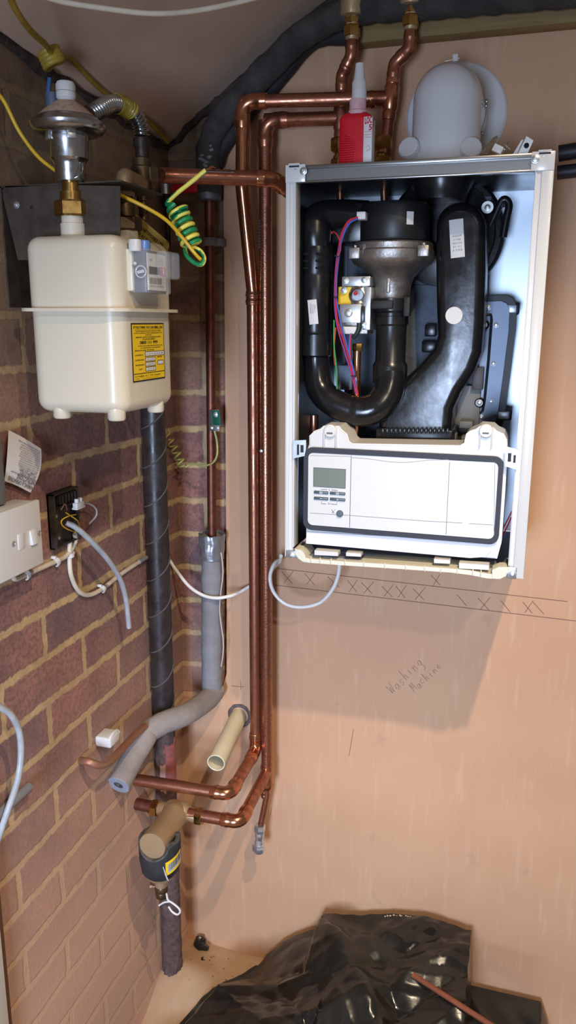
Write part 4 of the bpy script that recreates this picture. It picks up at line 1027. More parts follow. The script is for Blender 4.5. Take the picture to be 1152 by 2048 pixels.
# ---- open black pattress with loose wires
jb = thing('open_wall_box', 'black open terminal box on the brick with loose wires', 'junction box', (.0, -.51, 1.36))
b0, b1 = ox(103, 985, WX + .012), ox(158, 1072, WX + .012)
yb0, yb1, zb0, zb1 = b0.y, b1.y, ox(130, 1085, WX).z, ox(130, 975, WX).z
blk = mat('old_black_moulding', (34, 30, 28), .55, 0, .7, 60, .3, 100, rgb2=(66, 56, 48))
mb = MB(); t_ = .004
mb.box(WX, WX + .004, yb0, yb1, zb0, zb1); mb.box(WX, WX + .016, yb0, yb0 + t_, zb0, zb1, .001); mb.box(WX, WX + .016, yb1 - t_, yb1, zb0, zb1, .001)
mb.box(WX, WX + .016, yb0, yb1, zb1 - t_, zb1, .001); mb.box(WX, WX + .012, yb0, yb1, zb0, zb0 + t_, .001)
finish('housing', mb, blk, jb)
mb = MB(); mb.box(WX + .004, WX + .014, yb0 + .022, yb1 - .006, zb1 - .024, zb1 - .006, .001)
for k in range(6): mb.box(WX + .012, WX + .018, yb0 + .026 + k * .0105, yb0 + .029 + k * .0105, zb1 - .024, zb1 - .007, .0006)
mb.box(WX + .004, WX + .015, yb0 + .018, yb1 - .004, zb1 - .031, zb1 - .027, .0008)
finish('terminal_block', mb, blk, jb)
for (px_, py_) in ((112, 1033), (157, 1034), (118, 1076)):
    screw_head(ox(px_, py_, WX + .008), (1, 0, 0), .003, jb, 'terminal_screw')
tagw = lambda o, l, c='wire', g=None: tag(o, l, c, g)
X1 = WX + .022
finish('copper_core', MB().tube(spline([ox(122, 1020, X1), ox(130, 1008, X1 + .004), ox(134, 1020, X1)], 5), .0012, 6), copper_old, jb)
mb = MB().tube(spline([ox(131, 1025, X1), ox(142, 1032, X1 + .006), ox(155, 1042, X1 + .008), ox(158, 1055, X1 + .008), ox(150, 1066, X1 + .006)], 6), .0012, 6)
mb.tube(spline([ox(152, 1029, X1 + .004), ox(138, 1032, X1 + .008), ox(124, 1040, X1 + .008), ox(124, 1050, X1 + .006), ox(134, 1058, X1 + .004), ox(150, 1064, X1)], 6), .0012, 6)
tag(finish('earth_core', mb, bright_yellow), 'crossed yellow earth cores in front of the open black box', 'wire')
c = ox(157, 1008, X1 + .012)
cb = thing('terminal_connector', 'white two-way strip connector beside the open black box', 'connector', c)
mb = MB(); mb.box(c.x - .005, c.x + .005, c.y - .0125, c.y + .0125, c.z - .006, c.z + .004, .001)
mb.box(c.x - .006, c.x + .006, c.y - .0145, c.y + .0145, c.z - .0085, c.z - .0045, .001)
for s_ in (-.006, .006): mb.lathe([(.0042, 0), (.0042, .008)], (c.x, c.y + s_, c.z + .003), (0, 0, 1), 12)
finish('block', mb, white_plastic, cb)
tag(finish('grey_core', MB().tube(spline([c + V(0, .012, -.001), ox(180, 1008, X1 + .012), ox(192, 1018, X1 + .012), ox(192, 1032, X1 + .010), ox(178, 1048, X1 + .004)], 8), .0018, 8), mat('grey_core', (156, 156, 160), .4)), 'thin grey wire curling out of the white strip connector', 'wire')
# ---- cables
g = [ox(132, 1046, X1), ox(150, 1054, X1 + .012), ox(178, 1078, X1 + .022), ox(215, 1118, X1 + .028), ox(240, 1158, X1 + .026), ox(252, 1200, X1 + .020), ox(258, 1255, X1 + .018)]
gc = thing('hanging_cable', 'loose pale grey cable hanging from the black box, cut end pointing down', 'cable', g[-1])
pth = spline(g, 8); finish('sheath', MB().tube(pth, .0054, 14), cable_grey, gc)
finish('cut_end', MB().lathe([(.0052, 0), (.0044, -.0012), (.0001, -.0010)], pth[-1], (pth[-2] - pth[-1]), 12), label_white, gc)
g = [ox(150, 1068, WX + .010), ox(150, 1085, WX + .006), ox(132, 1112, WX + .006), ox(95, 1130, WX + .006), ox(55, 1148, WX + .007), ox(32, 1158, WX + .010), ox(26, 1152, WX + .012)]
tag(finish('white_cable', MB().tube(spline(g, 8), .0046, 12), cable_cream), 'cream cable from the black box curving down to the switch box', 'cable')
g = [ox(140, 1082, WX + .006), ox(139, 1112, WX + .006), ox(142, 1150, WX + .006), ox(156, 1180, WX + .006), ox(176, 1190, WX + .006), ox(204, 1178, WX + .007), ox(245, 1146, WX + .006), ox(290, 1117, WX + .0055), ox(310, 1108, WX + .0055)]
lc = thing('cream_cable', 'cream cable clipped in a deep U on the brick, disappearing behind the black pipe', 'cable', g[4])
finish('sheath', MB().tube(spline(g, 8), .0046, 12), cable_cream, lc)
finish('grey_tape_band', MB().tube([ox(278, 1124, WX + .007), ox(292, 1115, WX + .0075)], .0056, 14), tape_grey, lc)
def cclip(px_, py_, lab, dirv):
    c = ox(px_, py_, WX + .006); d = Vector((0, dirv[0], dirv[1])).normalized(); n_ = V(0, -d.z, d.y)
    t = thing('cable_clip', lab, 'cable clip', c, 'white cable clips on the brick')
    pts = [c + n_ * (.0075 * math.cos(a_)) + V(.0062 * math.sin(a_), 0, 0) for a_ in [math.pi * k / 8 for k in range(9)]]
    mb = MB()
    for q0, q1 in zip(pts, pts[1:]):
        m_ = (q0 + q1) / 2; nn = (m_ - c).normalized(); mb.obox(m_, d, nn.cross(d), nn, .0042, (q1 - q0).length * .6, .0012)
    finish('saddle', mb, white_plastic, t)
    finish('nail_boss', MB().box(WX, WX + .009, c.y - .003 + n_.y * .0105, c.y + .003 + n_.y * .0105, c.z - .003 + n_.z * .0105, c.z + .003 + n_.z * .0105, .001), white_plastic, t)
cclip(52, 1150, 'cable clip just below the switch box', (1, .3)); cclip(112, 1124, 'cable clip left of the U-shaped cable, on the cable to the switch box', (1, .4))
cclip(140, 1110, 'cable clip on the upright leg of the U-shaped cream cable', (0.1, -1)); cclip(204, 1178, 'cable clip at the bottom bend of the U-shaped cream cable', (1, .6))
# white cable on the back wall, right of the stack pipe, behind the copper, then a loop under the boiler
g = [oy(338, 1118, -.03), oy(352, 1140, -.045), oy(378, 1172, -.065), oy(405, 1190, -.070), oy(432, 1196, -.070), oy(460, 1192, -.060), oy(480, 1184, -.035), oy(500, 1172, -.02), oy(525, 1160, -.02), oy(548, 1135, -.03), oy(560, 1122, -.06), oy(562, 1112, -.10)]
g2_ = [oy(560, 1118, -.06), oy(548, 1128, -.10), oy(540, 1155, -.12), oy(548, 1185, -.13), oy(572, 1208, -.13), oy(605, 1214, -.13), oy(640, 1205, -.13), oy(664, 1180, -.13), oy(676, 1152, -.13), oy(679, 1125, -.13), oy(679, 1095, -.13)]
wcb = thing('white_cable', 'white cable sagging from the stack pipe behind the copper pipes and looping under the boiler', 'cable', g2_[5])
finish('sagging_run', MB().tube(spline(g, 8), .0042, 12), cable_white, wcb)
finish('loop', MB().tube(spline(g2_, 8), .0042, 12), cable_white, wcb)
# grey loop and conduit stub at the left edge
tag(finish('grey_cable', MB().tube(spline([ox(-22, 1398, .03), ox(0, 1414, .035), ox(22, 1430, .04), ox(38, 1462, .04), ox(42, 1510, .04), ox(34, 1565, .04), ox(14, 1625, .035), ox(-6, 1685, .02)], 8), .0055, 12), cable_grey), 'loose grey cable looping in from the left edge', 'cable')
mb = MB().lathe([(.0085, 0), (.0085, .13), (.007, .13), (.007, .11), (.0001, .11)], ox(58, 1574, WX + .012) + V(0, -.13, .0), (0, 1, 0), 20)
tag(finish('conduit_stub', mb, mat('grey_conduit', (124, 128, 134), .4)), 'grey conduit stub on the brick behind the looping grey cable', 'conduit')
tag(finish('grey_trunking', MB().box(WX, WX + .02, -.72, -.683, 1.487, 1.60, .002), mat('grey_trunking', (104, 104, 102), .5)), 'grey trunking going up from the switch box at the left edge', 'conduit')
tag(finish('ceiling_cable', MB().tube(spline([oy(40, -30, -.78), oy(110, 0, -.74), oy(210, 17, -.70), oy(300, 27, -.66), oy(380, 23, -.62), oy(470, 6, -.58), oy(560, -18, -.54)], 8), .0036, 10), cable_cream), 'white cable sagging across the sloping ceiling at the top edge', 'cable')

# ================================================================== BOILER
BX = (.377, .824); BZ = (1.334, 2.042); BY = -.345
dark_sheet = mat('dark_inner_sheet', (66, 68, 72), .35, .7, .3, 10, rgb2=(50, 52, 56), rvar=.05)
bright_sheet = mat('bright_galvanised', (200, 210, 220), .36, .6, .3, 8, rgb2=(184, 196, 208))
grey_board = mat('grey_insulation_board', (92, 100, 112), .7, 0, .6, 90, .3, 140, rgb2=(72, 78, 90))
bo = thing('gas_boiler', 'open white wall-hung gas boiler showing black ducts inside', 'boiler', ((BX[0] + BX[1]) / 2, -.17, BZ[0]))
mb = MB()
mb.box(BX[0], BX[0] + .002, BY + .002, -.001, BZ[0], BZ[1]); mb.box(BX[0], BX[0] + .008, BY, BY + .012, BZ[0] + .002, BZ[1], .002)
mb.box(BX[0] + .006, BX[0] + .016, BY + .003, BY + .006, BZ[0] + .012, BZ[1] - .02); mb.box(BX[0] + .015, BX[0] + .0185, BY + .0005, BY + .03, BZ[0] + .02, BZ[1] - .026, .0008)
finish('side_panel', mb, white_paint, bo)
mb = MB()
mb.box(BX[1] - .002, BX[1], BY + .002, -.001, BZ[0] - .002, BZ[1]); mb.box(BX[1] - .019, BX[1], BY, BY + .012, BZ[0] - .002, BZ[1], .002)
mb.box(BX[1] - .0265, BX[1] - .018, BY + .004, BY + .007, BZ[0] + .012, BZ[1] - .024); mb.box(BX[1] - .0285, BX[1] - .026, BY + .001, BY + .03, BZ[0] + .02, BZ[1] - .028, .0008)
finish('side_panel', mb, white_paint, bo)
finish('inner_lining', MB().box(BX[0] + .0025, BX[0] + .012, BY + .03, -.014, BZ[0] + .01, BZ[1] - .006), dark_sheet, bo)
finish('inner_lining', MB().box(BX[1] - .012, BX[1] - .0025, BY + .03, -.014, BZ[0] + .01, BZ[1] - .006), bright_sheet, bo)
mb = MB().box(BX[0] + .002, BX[1] - .002, BY + .02, -.001, BZ[1] - .003, BZ[1]); finish('top_panel', mb, white_paint, bo)
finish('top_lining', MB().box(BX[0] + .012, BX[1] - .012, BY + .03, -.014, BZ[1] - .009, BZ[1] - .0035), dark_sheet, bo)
finish('back_panel', MB().box(BX[0] + .002, BX[1] - .002, -.013, -.001, BZ[0], BZ[1] - .003), bright_sheet, bo)
mb = MB().box(BX[0] + .018, BX[1] - .028, BY, BY + .02, BZ[1] - .007, BZ[1] - .0005, .001)
mb.box(BX[0] + .022, BX[1] - .033, BY + .006, BY + .02, BZ[1] - .026, BZ[1] - .006)
mb.box(BX[0] + .018, BX[1] - .030, BY, BY + .012, BZ[1] - .029, BZ[1] - .0255, .0008)
finish('top_rail', mb, mat('rail_steel', (150, 148, 146), .3, .9), bo)
for s, cx in ((1, BX[0]), (-1, BX[1])):
    mb = MB(); x0, x1 = sorted((cx, cx + s * .036)); mb.box(x0, x1, BY - .0015, BY + .002, BZ[1] - .028, BZ[1] + .001, .001)
    mb.box(*sorted((cx + s * .006, cx + s * .026)), BY - .002, BY + .015, BZ[1] + .0008, BZ[1] + .0028)
    finish('corner_plate', mb, white_paint, bo)
    finish('slot', MB().box(*sorted((cx + s * .007, cx + s * .025)), BY - .0022, BY - .001, BZ[1] - .0035, BZ[1] - .0008), black_matt, bo)
screw_head(oy(607, 342, BY - .002), (0, -1, 0), .0052, bo); screw_head(oy(1071, 318, BY - .002), (0, -1, 0), .0056, bo)
for q in ((591, 339), (1087, 312)): finish('rivet', MB().lathe([(.002, 0), (.0016, .001), (.0001, .0012)], oy(*q, BY - .0015), (0, -1, 0), 10), zinc, bo)
screw_head(oy(583, 1110, BY - .004), (0, -1, 0), .0052, bo); screw_head(oy(1025, 1148, BY - .004), (0, -1, 0), .0058, bo)
finish('screw_lug', MB().box(oy(572, 1112, BY).x, oy(604, 1112, BY).x, BY - .002, BY + .004, BZ[0] - .001, BZ[0] + .014, .002), zinc, bo)
finish('screw_lug', MB().box(oy(1016, 1112, BY).x, oy(1036, 1112, BY).x, BY - .002, BY + .004, BZ[0] - .003, BZ[0] + .020, .002), zinc, bo)

# --- heat exchanger side
hc = oy(893, 468, -.10)
finish('heat_exchanger', MB().lathe([(.112, 0), (.116, .004), (.116, .020), (.110, .028), (.100, .030), (.098, .05), (.06, .06), (.001, .06)], V(hc.x - .006, -.065, hc.z), (0, -1, 0), 64), black_plastic, bo)
l0, l1 = oy(975, 442, -.115), oy(1012, 402, -.115)
mb = MB(); lp_ = [oy(972, 470, -.11), oy(990, 430, -.11), oy(1003, 403, -.11), oy(1012, 400, -.11), oy(1018, 412, -.11), oy(1012, 440, -.11), oy(1006, 475, -.11)]
mb.tube(spline(lp_, 6), .0072, 12); finish('lug_arm', mb, black_plastic, bo)
screw_head(oy(1006, 410, -.125), (0, -1, 0), .004, bo, m_=black_matt)
mb = MB().lathe([(.011, 0), (.011, .003), (.001, .003)], oy(975, 415, -.145), (0, -1, 0), 20); finish('fixing_washer', mb, zinc, bo); screw_head(oy(975, 415, -.149), (0, -1, 0), .0048, bo)
# grey board behind the fan
finish('backing_board', MB().box(oy(690, 700, -.10).x, oy(965, 700, -.10).x, -.10, -.085, oy(800, 885, -.1).z, oy(800, 400, -.1).z), grey_board, bo)
finish('board_seam', MB().box(oy(825, 570, -.10).x, oy(900, 570, -.10).x, -.1012, -.0995, oy(850, 571, -.1).z, oy(850, 568.5, -.1).z), black_matt, bo)
for q in ((850, 648, 872, 673), (844, 681, 872, 705)):
    a_, b_ = oy(q[0], q[1], -.118), oy(q[2], q[3], -.118); finish('board_clip', MB().box(a_.x, b_.x, -.122, -.10, b_.z, a_.z, .003), black_plastic, bo)
a_, b_ = oy(885, 380, -.04), oy(962, 885, -.04)
finish('exchanger_block', MB().box(a_.x - .03, oy(958, 600, -.06).x, -.085, -.03, BZ[0] + .1, a_.z, .01), mat('exchanger_grey', (94, 94, 94), .6, .3), bo)
# burner door plate with black gasket on the right
def poly(pts, Y): return [oy(x, y, Y) for x, y in pts]
go = [(962, 592), (1010, 590), (1025, 596), (1033, 612), (1031, 660), (1020, 750), (1007, 845), (1000, 860), (985, 868), (945, 868), (940, 855), (948, 760), (955, 670)]
gi = [(966, 604), (1002, 602), (1013, 607), (1019, 618), (1017, 662), (1006, 750), (994, 836), (989, 848), (978, 853), (952, 853), (950, 842), (957, 760), (962, 672)]
finish('door_gasket', MB().prism(poly(go, -.105), (0, .02, 0)), black_rubber, bo)
dp_ = finish('burner_door', MB().prism(poly(gi, -.112), (0, .02, 0)), mat('blue_grey_plate', (112, 122, 138), .45, .4, .3, 30, rgb2=(96, 106, 122)), bo)
finish('door_groove', MB().tube(poly([(968, 628), (982, 630), (983, 640), (977, 720), (969, 800), (965, 822), (957, 828)], -.1125), .0028, 8), black_rubber, dp_)
for q in ((977, 615, .0042), (992, 650, .0042), (987, 727, .0038), (982, 803, .0038), (963, 834, .0042)): screw_head(oy(q[0], q[1], -.113), (0, -1, 0), q[2], dp_)
for q in ((968, 650), (959, 805)):
    finish('spring_boss', MB().lathe([(.0105, 0), (.0105, .006), (.007, .009), (.001, .009)], oy(q[0], q[1], -.113), (0, -1, 0), 20), black_plastic, dp_); screw_head(oy(q[0], q[1], -.122), (0, -1, 0), .0048, dp_)
for q in ((1010, 610, 1033, 626), (996, 822, 1018, 838)):
    a_, b_ = oy(q[0], q[1], -.10), oy(q[2], q[3], -.10); finish('gasket_tab', MB().box(a_.x - .004, b_.x + .005, -.099, -.09, b_.z - .004, a_.z + .004, .004), black_rubber, bo)
    finish('tab_insert', MB().box(a_.x, b_.x, -.108, -.098, b_.z, a_.z, .002), bright_sheet, bo)
for (x0, y0, x1, y1) in ((938, 680, 960, 712), (946, 735, 965, 780)):
    a_, b_ = oy(x0, y0, -.13), oy(x1, y1, -.13); finish('door_bracket', MB().box(a_.x, b_.x, -.13, -.112, b_.z, a_.z, .001), mat('dark_bracket', (70, 66, 66), .5, .4), bo)
# --- exhaust duct
def duct(name, pts, Y0, Y1, bev, m_):
    t = bmesh.new(); P = poly(pts, Y1)
    # keep real shape: same outline in plan, extruded straight back
    A = [t.verts.new(p) for p in P]; B = [t.verts.new(p + V(0, Y0 - Y1, 0)) for p in P]; n = len(A)
    f1 = t.faces.new(A); f2 = t.faces.new(B[::-1])
    for k in range(n): t.faces.new((A[k], A[(k + 1) % n], B[(k + 1) % n], B[k]))
    bmesh.ops.recalc_face_normals(t, faces=t.faces[:])
    bmesh.ops.bevel(t, geom=f1.edges[:] + f2.edges[:], offset=bev, segments=5, affect='EDGES', profile=.5)
    mb = MB(); mb._merge(t); return finish(name, mb, m_, bo, angle=50)
arc = [(921 + 50 * math.cos(R(a_)), 452 - 50 * math.sin(R(a_))) for a_ in range(0, 181, 15)]
dpts = arc + [(870, 520), (872, 620), (874, 672), (866, 698), (840, 728), (800, 765), (768, 800), (756, 840), (754, 872), (900, 878), (904, 820), (920, 785), (948, 742), (962, 705), (967, 640), (970, 540)]
black_duct = mat('black_duct', (20, 20, 22), .24, 0, .3, 24, .12, 60, rgb2=(28, 28, 30), rvar=.06)
du = duct('exhaust_duct', dpts, -.135, -.235, .018, black_duct)
sm_ = [( (x - 905) * .62 + 903, (y - 660) * .82 + 640) for x, y in dpts]
finish('round_sticker', MB().lathe([(.0155, 0), (.0155, .0006), (.0001, .0008)], oy(908, 631, -.2355), (0, -1, 0), 32), label_white, du)
c = oy(914, 477, -.2362); e1 = V(1, 0, .06); e3 = V(-.1, 0, 1).normalized()
ls_ = finish('serial_label', MB().obox(c, V(1, 0, .1), (0, 1, 0), V(-.1, 0, 1), .0125, .0004, .033, .0002), label_white, du)
mb = MB(); 
for k in range(5): mb.text(('0010015678', '21174500', '0020132764', 'B 0 - 3/12', '1102')[k], .0045, c + V(.0, -.0007, 0) + V(-.1, 0, 1).normalized() * (.004 - .006 * k), V(1, 0, .1).normalized(), V(-.1, 0, 1).normalized(), width=.016 - .002 * (k % 2))
finish('label_print', mb, ink_grey, ls_)
mb = MB()
for k in range(16):
    a_ = oy(764 + k * 8.6, 862, -.24); mb.box(a_.x, a_.x + .0045, -.246, -.236, a_.z - .004, a_.z + .006, .0008)
finish('duct_ribs', mb, black_plastic, bo)
a_, b_ = oy(752, 854, -.235), oy(905, 884, -.235); finish('duct_socket', MB().box(a_.x, b_.x, -.238, -.13, b_.z - .02, a_.z, .004), black_plastic, bo)
mb = MB()
for (x0, y0, x1, y1, Y) in ((905, 770, 955, 900, -.12), (918, 842, 945, 858, -.16), (895, 866, 912, 884, -.19), (922, 872, 940, 890, -.19)):
    a_, b_ = oy(x0, y0, Y), oy(x1, y1, Y); mb.box(a_.x, b_.x, Y, Y + .03, b_.z, a_.z, .003)
finish('grey_casting', mb, mat('grey_casting', (112, 112, 110), .6, .2), bo)
# --- outlet to the flue at the top
c0 = oy(886, 398, -.17); ct = V(c0.x, -.17, BZ[1] - .01)
finish('flue_adaptor', MB().lathe([(.046, 0), (.049, .01), (.06, .034), (.058, .05), (.05, .08)], V(c0.x - .004, -.16, c0.z - .002), (0, 0, 1), 40), black_plastic, bo)
# --- fan
fc = oy(790, 450, -.215)
fz1_, fz0_ = oy(790, 408, -.215 - .0).z, oy(790, 484, -.215).z
finish('fan_motor', MB().lathe([(.062, fz0_), (.064, fz0_ + .004), (.064, fz1_ - .008), (.060, fz1_ - .001), (.05, fz1_), (.001, fz1_)], (fc.x, fc.y, 0), (0, 0, 1), 48), mat('motor_black', (26, 27, 30), .42), bo)
a_, b_ = oy(660, 408, -.22), oy(730, 486, -.22); finish('fan_terminal_box', MB().box(a_.x, b_.x + .01, -.23, -.15, b_.z, a_.z, .005), black_plastic, bo)
finish('fan_label', MB().grid(lambda u, v: (fc.x + .0646 * math.cos(R(-62 + 12 * u)), fc.y + .0646 * math.sin(R(-62 + 12 * u)), oy(855, 449, -.26).z + .022 * v), 6, 2), label_white, bo)
za, zb2, zc, zd, ze = [oy(785, y, -.215).z for y in (486, 500, 530, 556, 600)]
hl = [(.055, za + .001), (.073, za), (.076, za - .003), (.0755, zb2), (.078, zb2 - .003), (.078, zc + .01), (.073, zc + .002), (.056, zc - .006), (.041, zd), (.037, zd - .01), (.033, ze)]
fcx = oy(782, 560, -.215).x
finish('fan_housing', MB().lathe(hl[::-1], (fcx, -.205, 0), (0, 0, 1), 48), alu, bo)
finish('housing_rib', MB().box(fcx - .0035, fcx + .0035, -.245, -.238, ze + .012, zd + .004, .002), alu, bo)
for q in ((708, 497), (846, 492), (735, 489)):
    c = oy(q[0], q[1] + 8, -.27); finish('housing_lug', MB().box(c.x - .010, c.x + .010, c.y, c.y + .02, c.z - .011, c.z + .009, .002), alu, bo)
    finish('lug_bolt', MB().lathe([(.0035, 0), (.0035, .004), (.002, .005)], V(c.x, c.y + .01, c.z + .009), (0, 0, 1), 10), zinc, bo)
# --- venturi and air pipes
vx = oy(782, 660, -.235).x
def zY(y, Y=-.235, x=782): return oy(x, y, Y).z
z_ = [zY(y) for y in (597, 601, 622, 626, 632, 648, 652, 722, 728, 765)]
finish('venturi_pipe', MB().lathe([(.0345, z_[0]), (.0345, z_[2]), (.031, z_[3]), (.031, z_[4]), (.032, z_[4] - .001), (.032, z_[5]), (.029, z_[6]), (.0285, z_[7]), (.032, z_[8]), (.033, z_[8] - .004), (.033, z_[9])][::-1], (vx, -.232, 0), (0, 0, 1), 40), black_plastic, bo)
mb = MB().box(vx - .033, vx + .008, -.272, -.262, z_[2] + .003, z_[0] - .004, .003); mb.box(vx + .026, vx + .038, -.262, -.245, z_[2] - .01, z_[0] + .002, .002)
finish('venturi_clip', mb, black_matt, bo)
PX = oy(632, 600, -.25)
lx = PX.x
lower = spline([oy(632, 700, -.25), oy(634, 740, -.25), oy(642, 780, -.255), oy(672, 808, -.262), (oy(718, 822, -.262)), oy(752, 815, -.258), oy(772, 792, -.248), oy(780, 765, -.240), oy(782, 745, -.236)], 8)
rs = [.0245 + .003 * min(1, i / 20) + (.002 if i > 30 else 0) for i in range(len(lower))]
bt = finish('air_bend', MB().tube(lower, rs, 32), black_duct, bo)
c = oy(753, 816, -.292); finish('bend_hole', MB().lathe([(.005, 0), (.005, .0006)], c, (0.05, -1, .15), 16), mat('hole_black', (6, 6, 6), .9), bt)
def zl(y): return oy(632, y, -.25).z
finish('air_pipe', MB().lathe([(.0285, zl(494)), (.0295, zl(500)), (.0295, zl(545)), (.0285, zl(549)), (.0295, zl(553)), (.0295, zl(662)), (.0285, zl(666)), (.0315, zl(669)), (.0315, zl(710)), (.0245, zl(714))][::-1], (lx, -.25, 0), (0, 0, 1), 40), black_plastic, bo)
mb = MB()
for dx in (-.012, .012): 
    for y in (510, 524, 538): mb.box(lx + dx - (.006 if dx > 0 else .005), lx + dx + .006, -.2815, -.272, zl(y) - .0018, zl(y) + .0018, .001)
finish('clip_slots', mb, mat('slot_black', (8, 8, 8), .9), bo)
top_b = spline([oy(632, 498, -.25), oy(630, 470, -.25), oy(632, 446, -.245), oy(650, 432, -.235), oy(690, 430, -.215), oy(735, 432, -.20)], 8)
finish('air_elbow', MB().tube(top_b, [.0275 + .003 * math.sin(min(1, i / 24) * math.pi) for i in range(len(top_b))], 32), black_plastic, bo)
c = oy(626, 624, -.282); lb2 = finish('bar_label', MB().obox(c, V(1, 0, .1), (0, 1, 0), V(-.1, 0, 1), .0088, .0006, .0225, .0004), label_white, bo)
mb = MB()
for k in range(3): mb.text(('00200977', '0010 21', '2117450')[k], .0035, c + V(.004 * (k - 1), -.0009, .006), V(0, 0, 1), V(-1, 0, 0), width=.018 - .002 * k)
finish('label_print', mb, ink_grey, lb2)
# --- gas valve
gv = finish('gas_valve', MB().box(oy(680, 600, -.25).x, oy(738, 600, -.25).x, -.255, -.20, oy(700, 668, -.25).z, oy(700, 572, -.25).z, .002), alu, bo)
def gvbox(n_, x0, y0, x1, y1, Y0, Y1, m_, bev=.001):
    a_, b_ = oy(x0, y0, Y0), oy(x1, y1, Y0); return finish(n_, MB().box(a_.x, b_.x, Y0, Y1, b_.z, a_.z, bev), m_, gv)
gvbox('valve_top', 684, 553, 740, 572, -.262, -.22, zinc); gvbox('coil_bracket', 679, 608, 721, 646, -.278, -.25, zinc); gvbox('valve_edge', 727, 574, 740, 660, -.262, -.20, zinc)
gvbox('yellow_sticker', 677, 574, 702, 609, -.2585, -.254, label_yellow, 0)
mb = MB().lathe([(.0001, 0), (.0125, 0), (.0125, .001)], oy(711, 589, -.2585), (0, -1, 0), 24, cap=False); finish('yellow_sticker', mb, label_yellow, gv)
finish('adjuster_cap', MB().lathe([(.0165, 0), (.0165, .004), (.012, .006), (.0105, .004), (.001, .004)], oy(716, 590, -.257), (0, -1, 0), 28), steel, gv)
finish('red_plug', MB().sph(oy(711, 587, -.264), .0036), red_plastic, gv)
finish('round_boss', MB().lathe([(.0075, 0), (.0075, .002), (.006, .003), (.001, .003)], oy(697, 626, -.279), (0, -1, 0), 24), zinc, gv)
for q in ((691, 561), (729, 560), (688, 580), (727, 650)): screw_head(oy(q[0], q[1], -.263), (0, -1, 0), .0052, gv)
gvbox('connector_plug', 686, 653, 714, 668, -.272, -.25, label_white); gvbox('coil_side', 719, 612, 728, 645, -.272, -.25, black_plastic)
finish('cable_grommet', MB().tube(spline([oy(717, 640, -.272), oy(718, 655, -.275), oy(713, 668, -.275), oy(706, 676, -.272)], 5), .0042, 10), mat('dark_green_rubber', (30, 46, 46), .5), gv)
nx = oy(715, 694, -.235)
finish('gas_inlet_nut', MB().hexnut(oy(715, 702, -.235), (0, 0, 1), .0105, .014), brass, bo)
finish('gas_inlet_pipe', MB().tube([oy(715, 690, -.235), oy(713, 760, -.235), oy(711, 885, -.235)], .0078, 16), copper_bright, bo)
finish('return_pipe', MB().tube([oy(628, 830, -.20), oy(628, 900, -.20)], .0095, 16), copper, bo)
for x in (679, 767): finish('flow_pipe', MB().tube([oy(x, 345, -.08), oy(x + 2, 412, -.08)], .0075, 12), copper, bo)
a_, b_ = oy(676, 730, -.16), oy(704, 780, -.16); finish('grey_sensor_block', MB().box(a_.x, b_.x, -.165, -.12, b_.z, a_.z, .003), mat('sensor_grey', (120, 130, 146), .5), bo)
# --- wiring
cbk = oy(726, 433, -.272)
plug = finish('plug', MB().box(cbk.x - .009, cbk.x + .007, -.285, -.262, cbk.z - .006, cbk.z + .007, .001), label_white, bo)
def wire(pts, r, m_): return finish('wire', MB().tube(spline([oy(*p) for p in pts], 6), r, 8), m_, bo)
wire([(716, 434, -.285), (698, 441, -.288), (686, 460, -.288), (679, 485, -.288), (675, 520, -.285), (671, 560, -.285), (671, 600, -.285), (676, 645, -.285), (690, 690, -.28), (704, 740, -.275), (716, 790, -.27)], .0015, red_wire)
wire([(716, 437, -.285), (701, 445, -.288), (690, 462, -.286), (682, 487, -.286), (677, 520, -.283), (673, 560, -.283), (674, 605, -.283), (684, 655, -.283), (696, 700, -.28), (708, 745, -.275), (714, 785, -.27)], .0015, blue_wire)
wire([(716, 436, -.283), (699, 443, -.286), (688, 461, -.286), (680, 486, -.288), (672, 530, -.287), (669, 600, -.287), (674, 650, -.287), (688, 700, -.28), (702, 745, -.276), (712, 788, -.27)], .0014, mat('purple_wire', (150, 60, 130), .4))
wire([(665, 468, -.288), (663, 464, -.288), (671, 466, -.29), (680, 482, -.29), (681, 500, -.29), (676, 512, -.29)], .001, red_wire)
wire([(668, 640, -.285), (668, 690, -.282), (672, 730, -.28), (674, 778, -.275)], .0015, green_wire)
wire([(671, 655, -.284), (668, 700, -.28), (670, 730, -.278)], .0014, mat('orange_wire', (200, 70, 40), .4))
wire([(700, 668, -.28), (698, 700, -.28), (701, 715, -.28)], .0012, blue_wire); wire([(702, 668, -.28), (700, 690, -.28), (701, 718, -.28)], .0012, red_wire)
for q in ((672, 512), (670, 594), (706, 752)): finish('wire_tie', MB().lathe([(.005, -.0012), (.005, .0012)], oy(q[0] + 1, q[1], -.286 if q[1] < 700 else -.275), (0.1, 0, 1), 12), black_matt, bo)
wire([(1003, 1075, -.27), (1016, 1050, -.26), (1022, 1035, -.25)], .0013, red_wire); wire([(1002, 1064, -.27), (1014, 1042, -.26), (1024, 1022, -.25)], .0013, mat('orange_wire', (200, 70, 40), .4)); wire([(1000, 1082, -.27), (1010, 1068, -.26)], .0013, blue_wire)

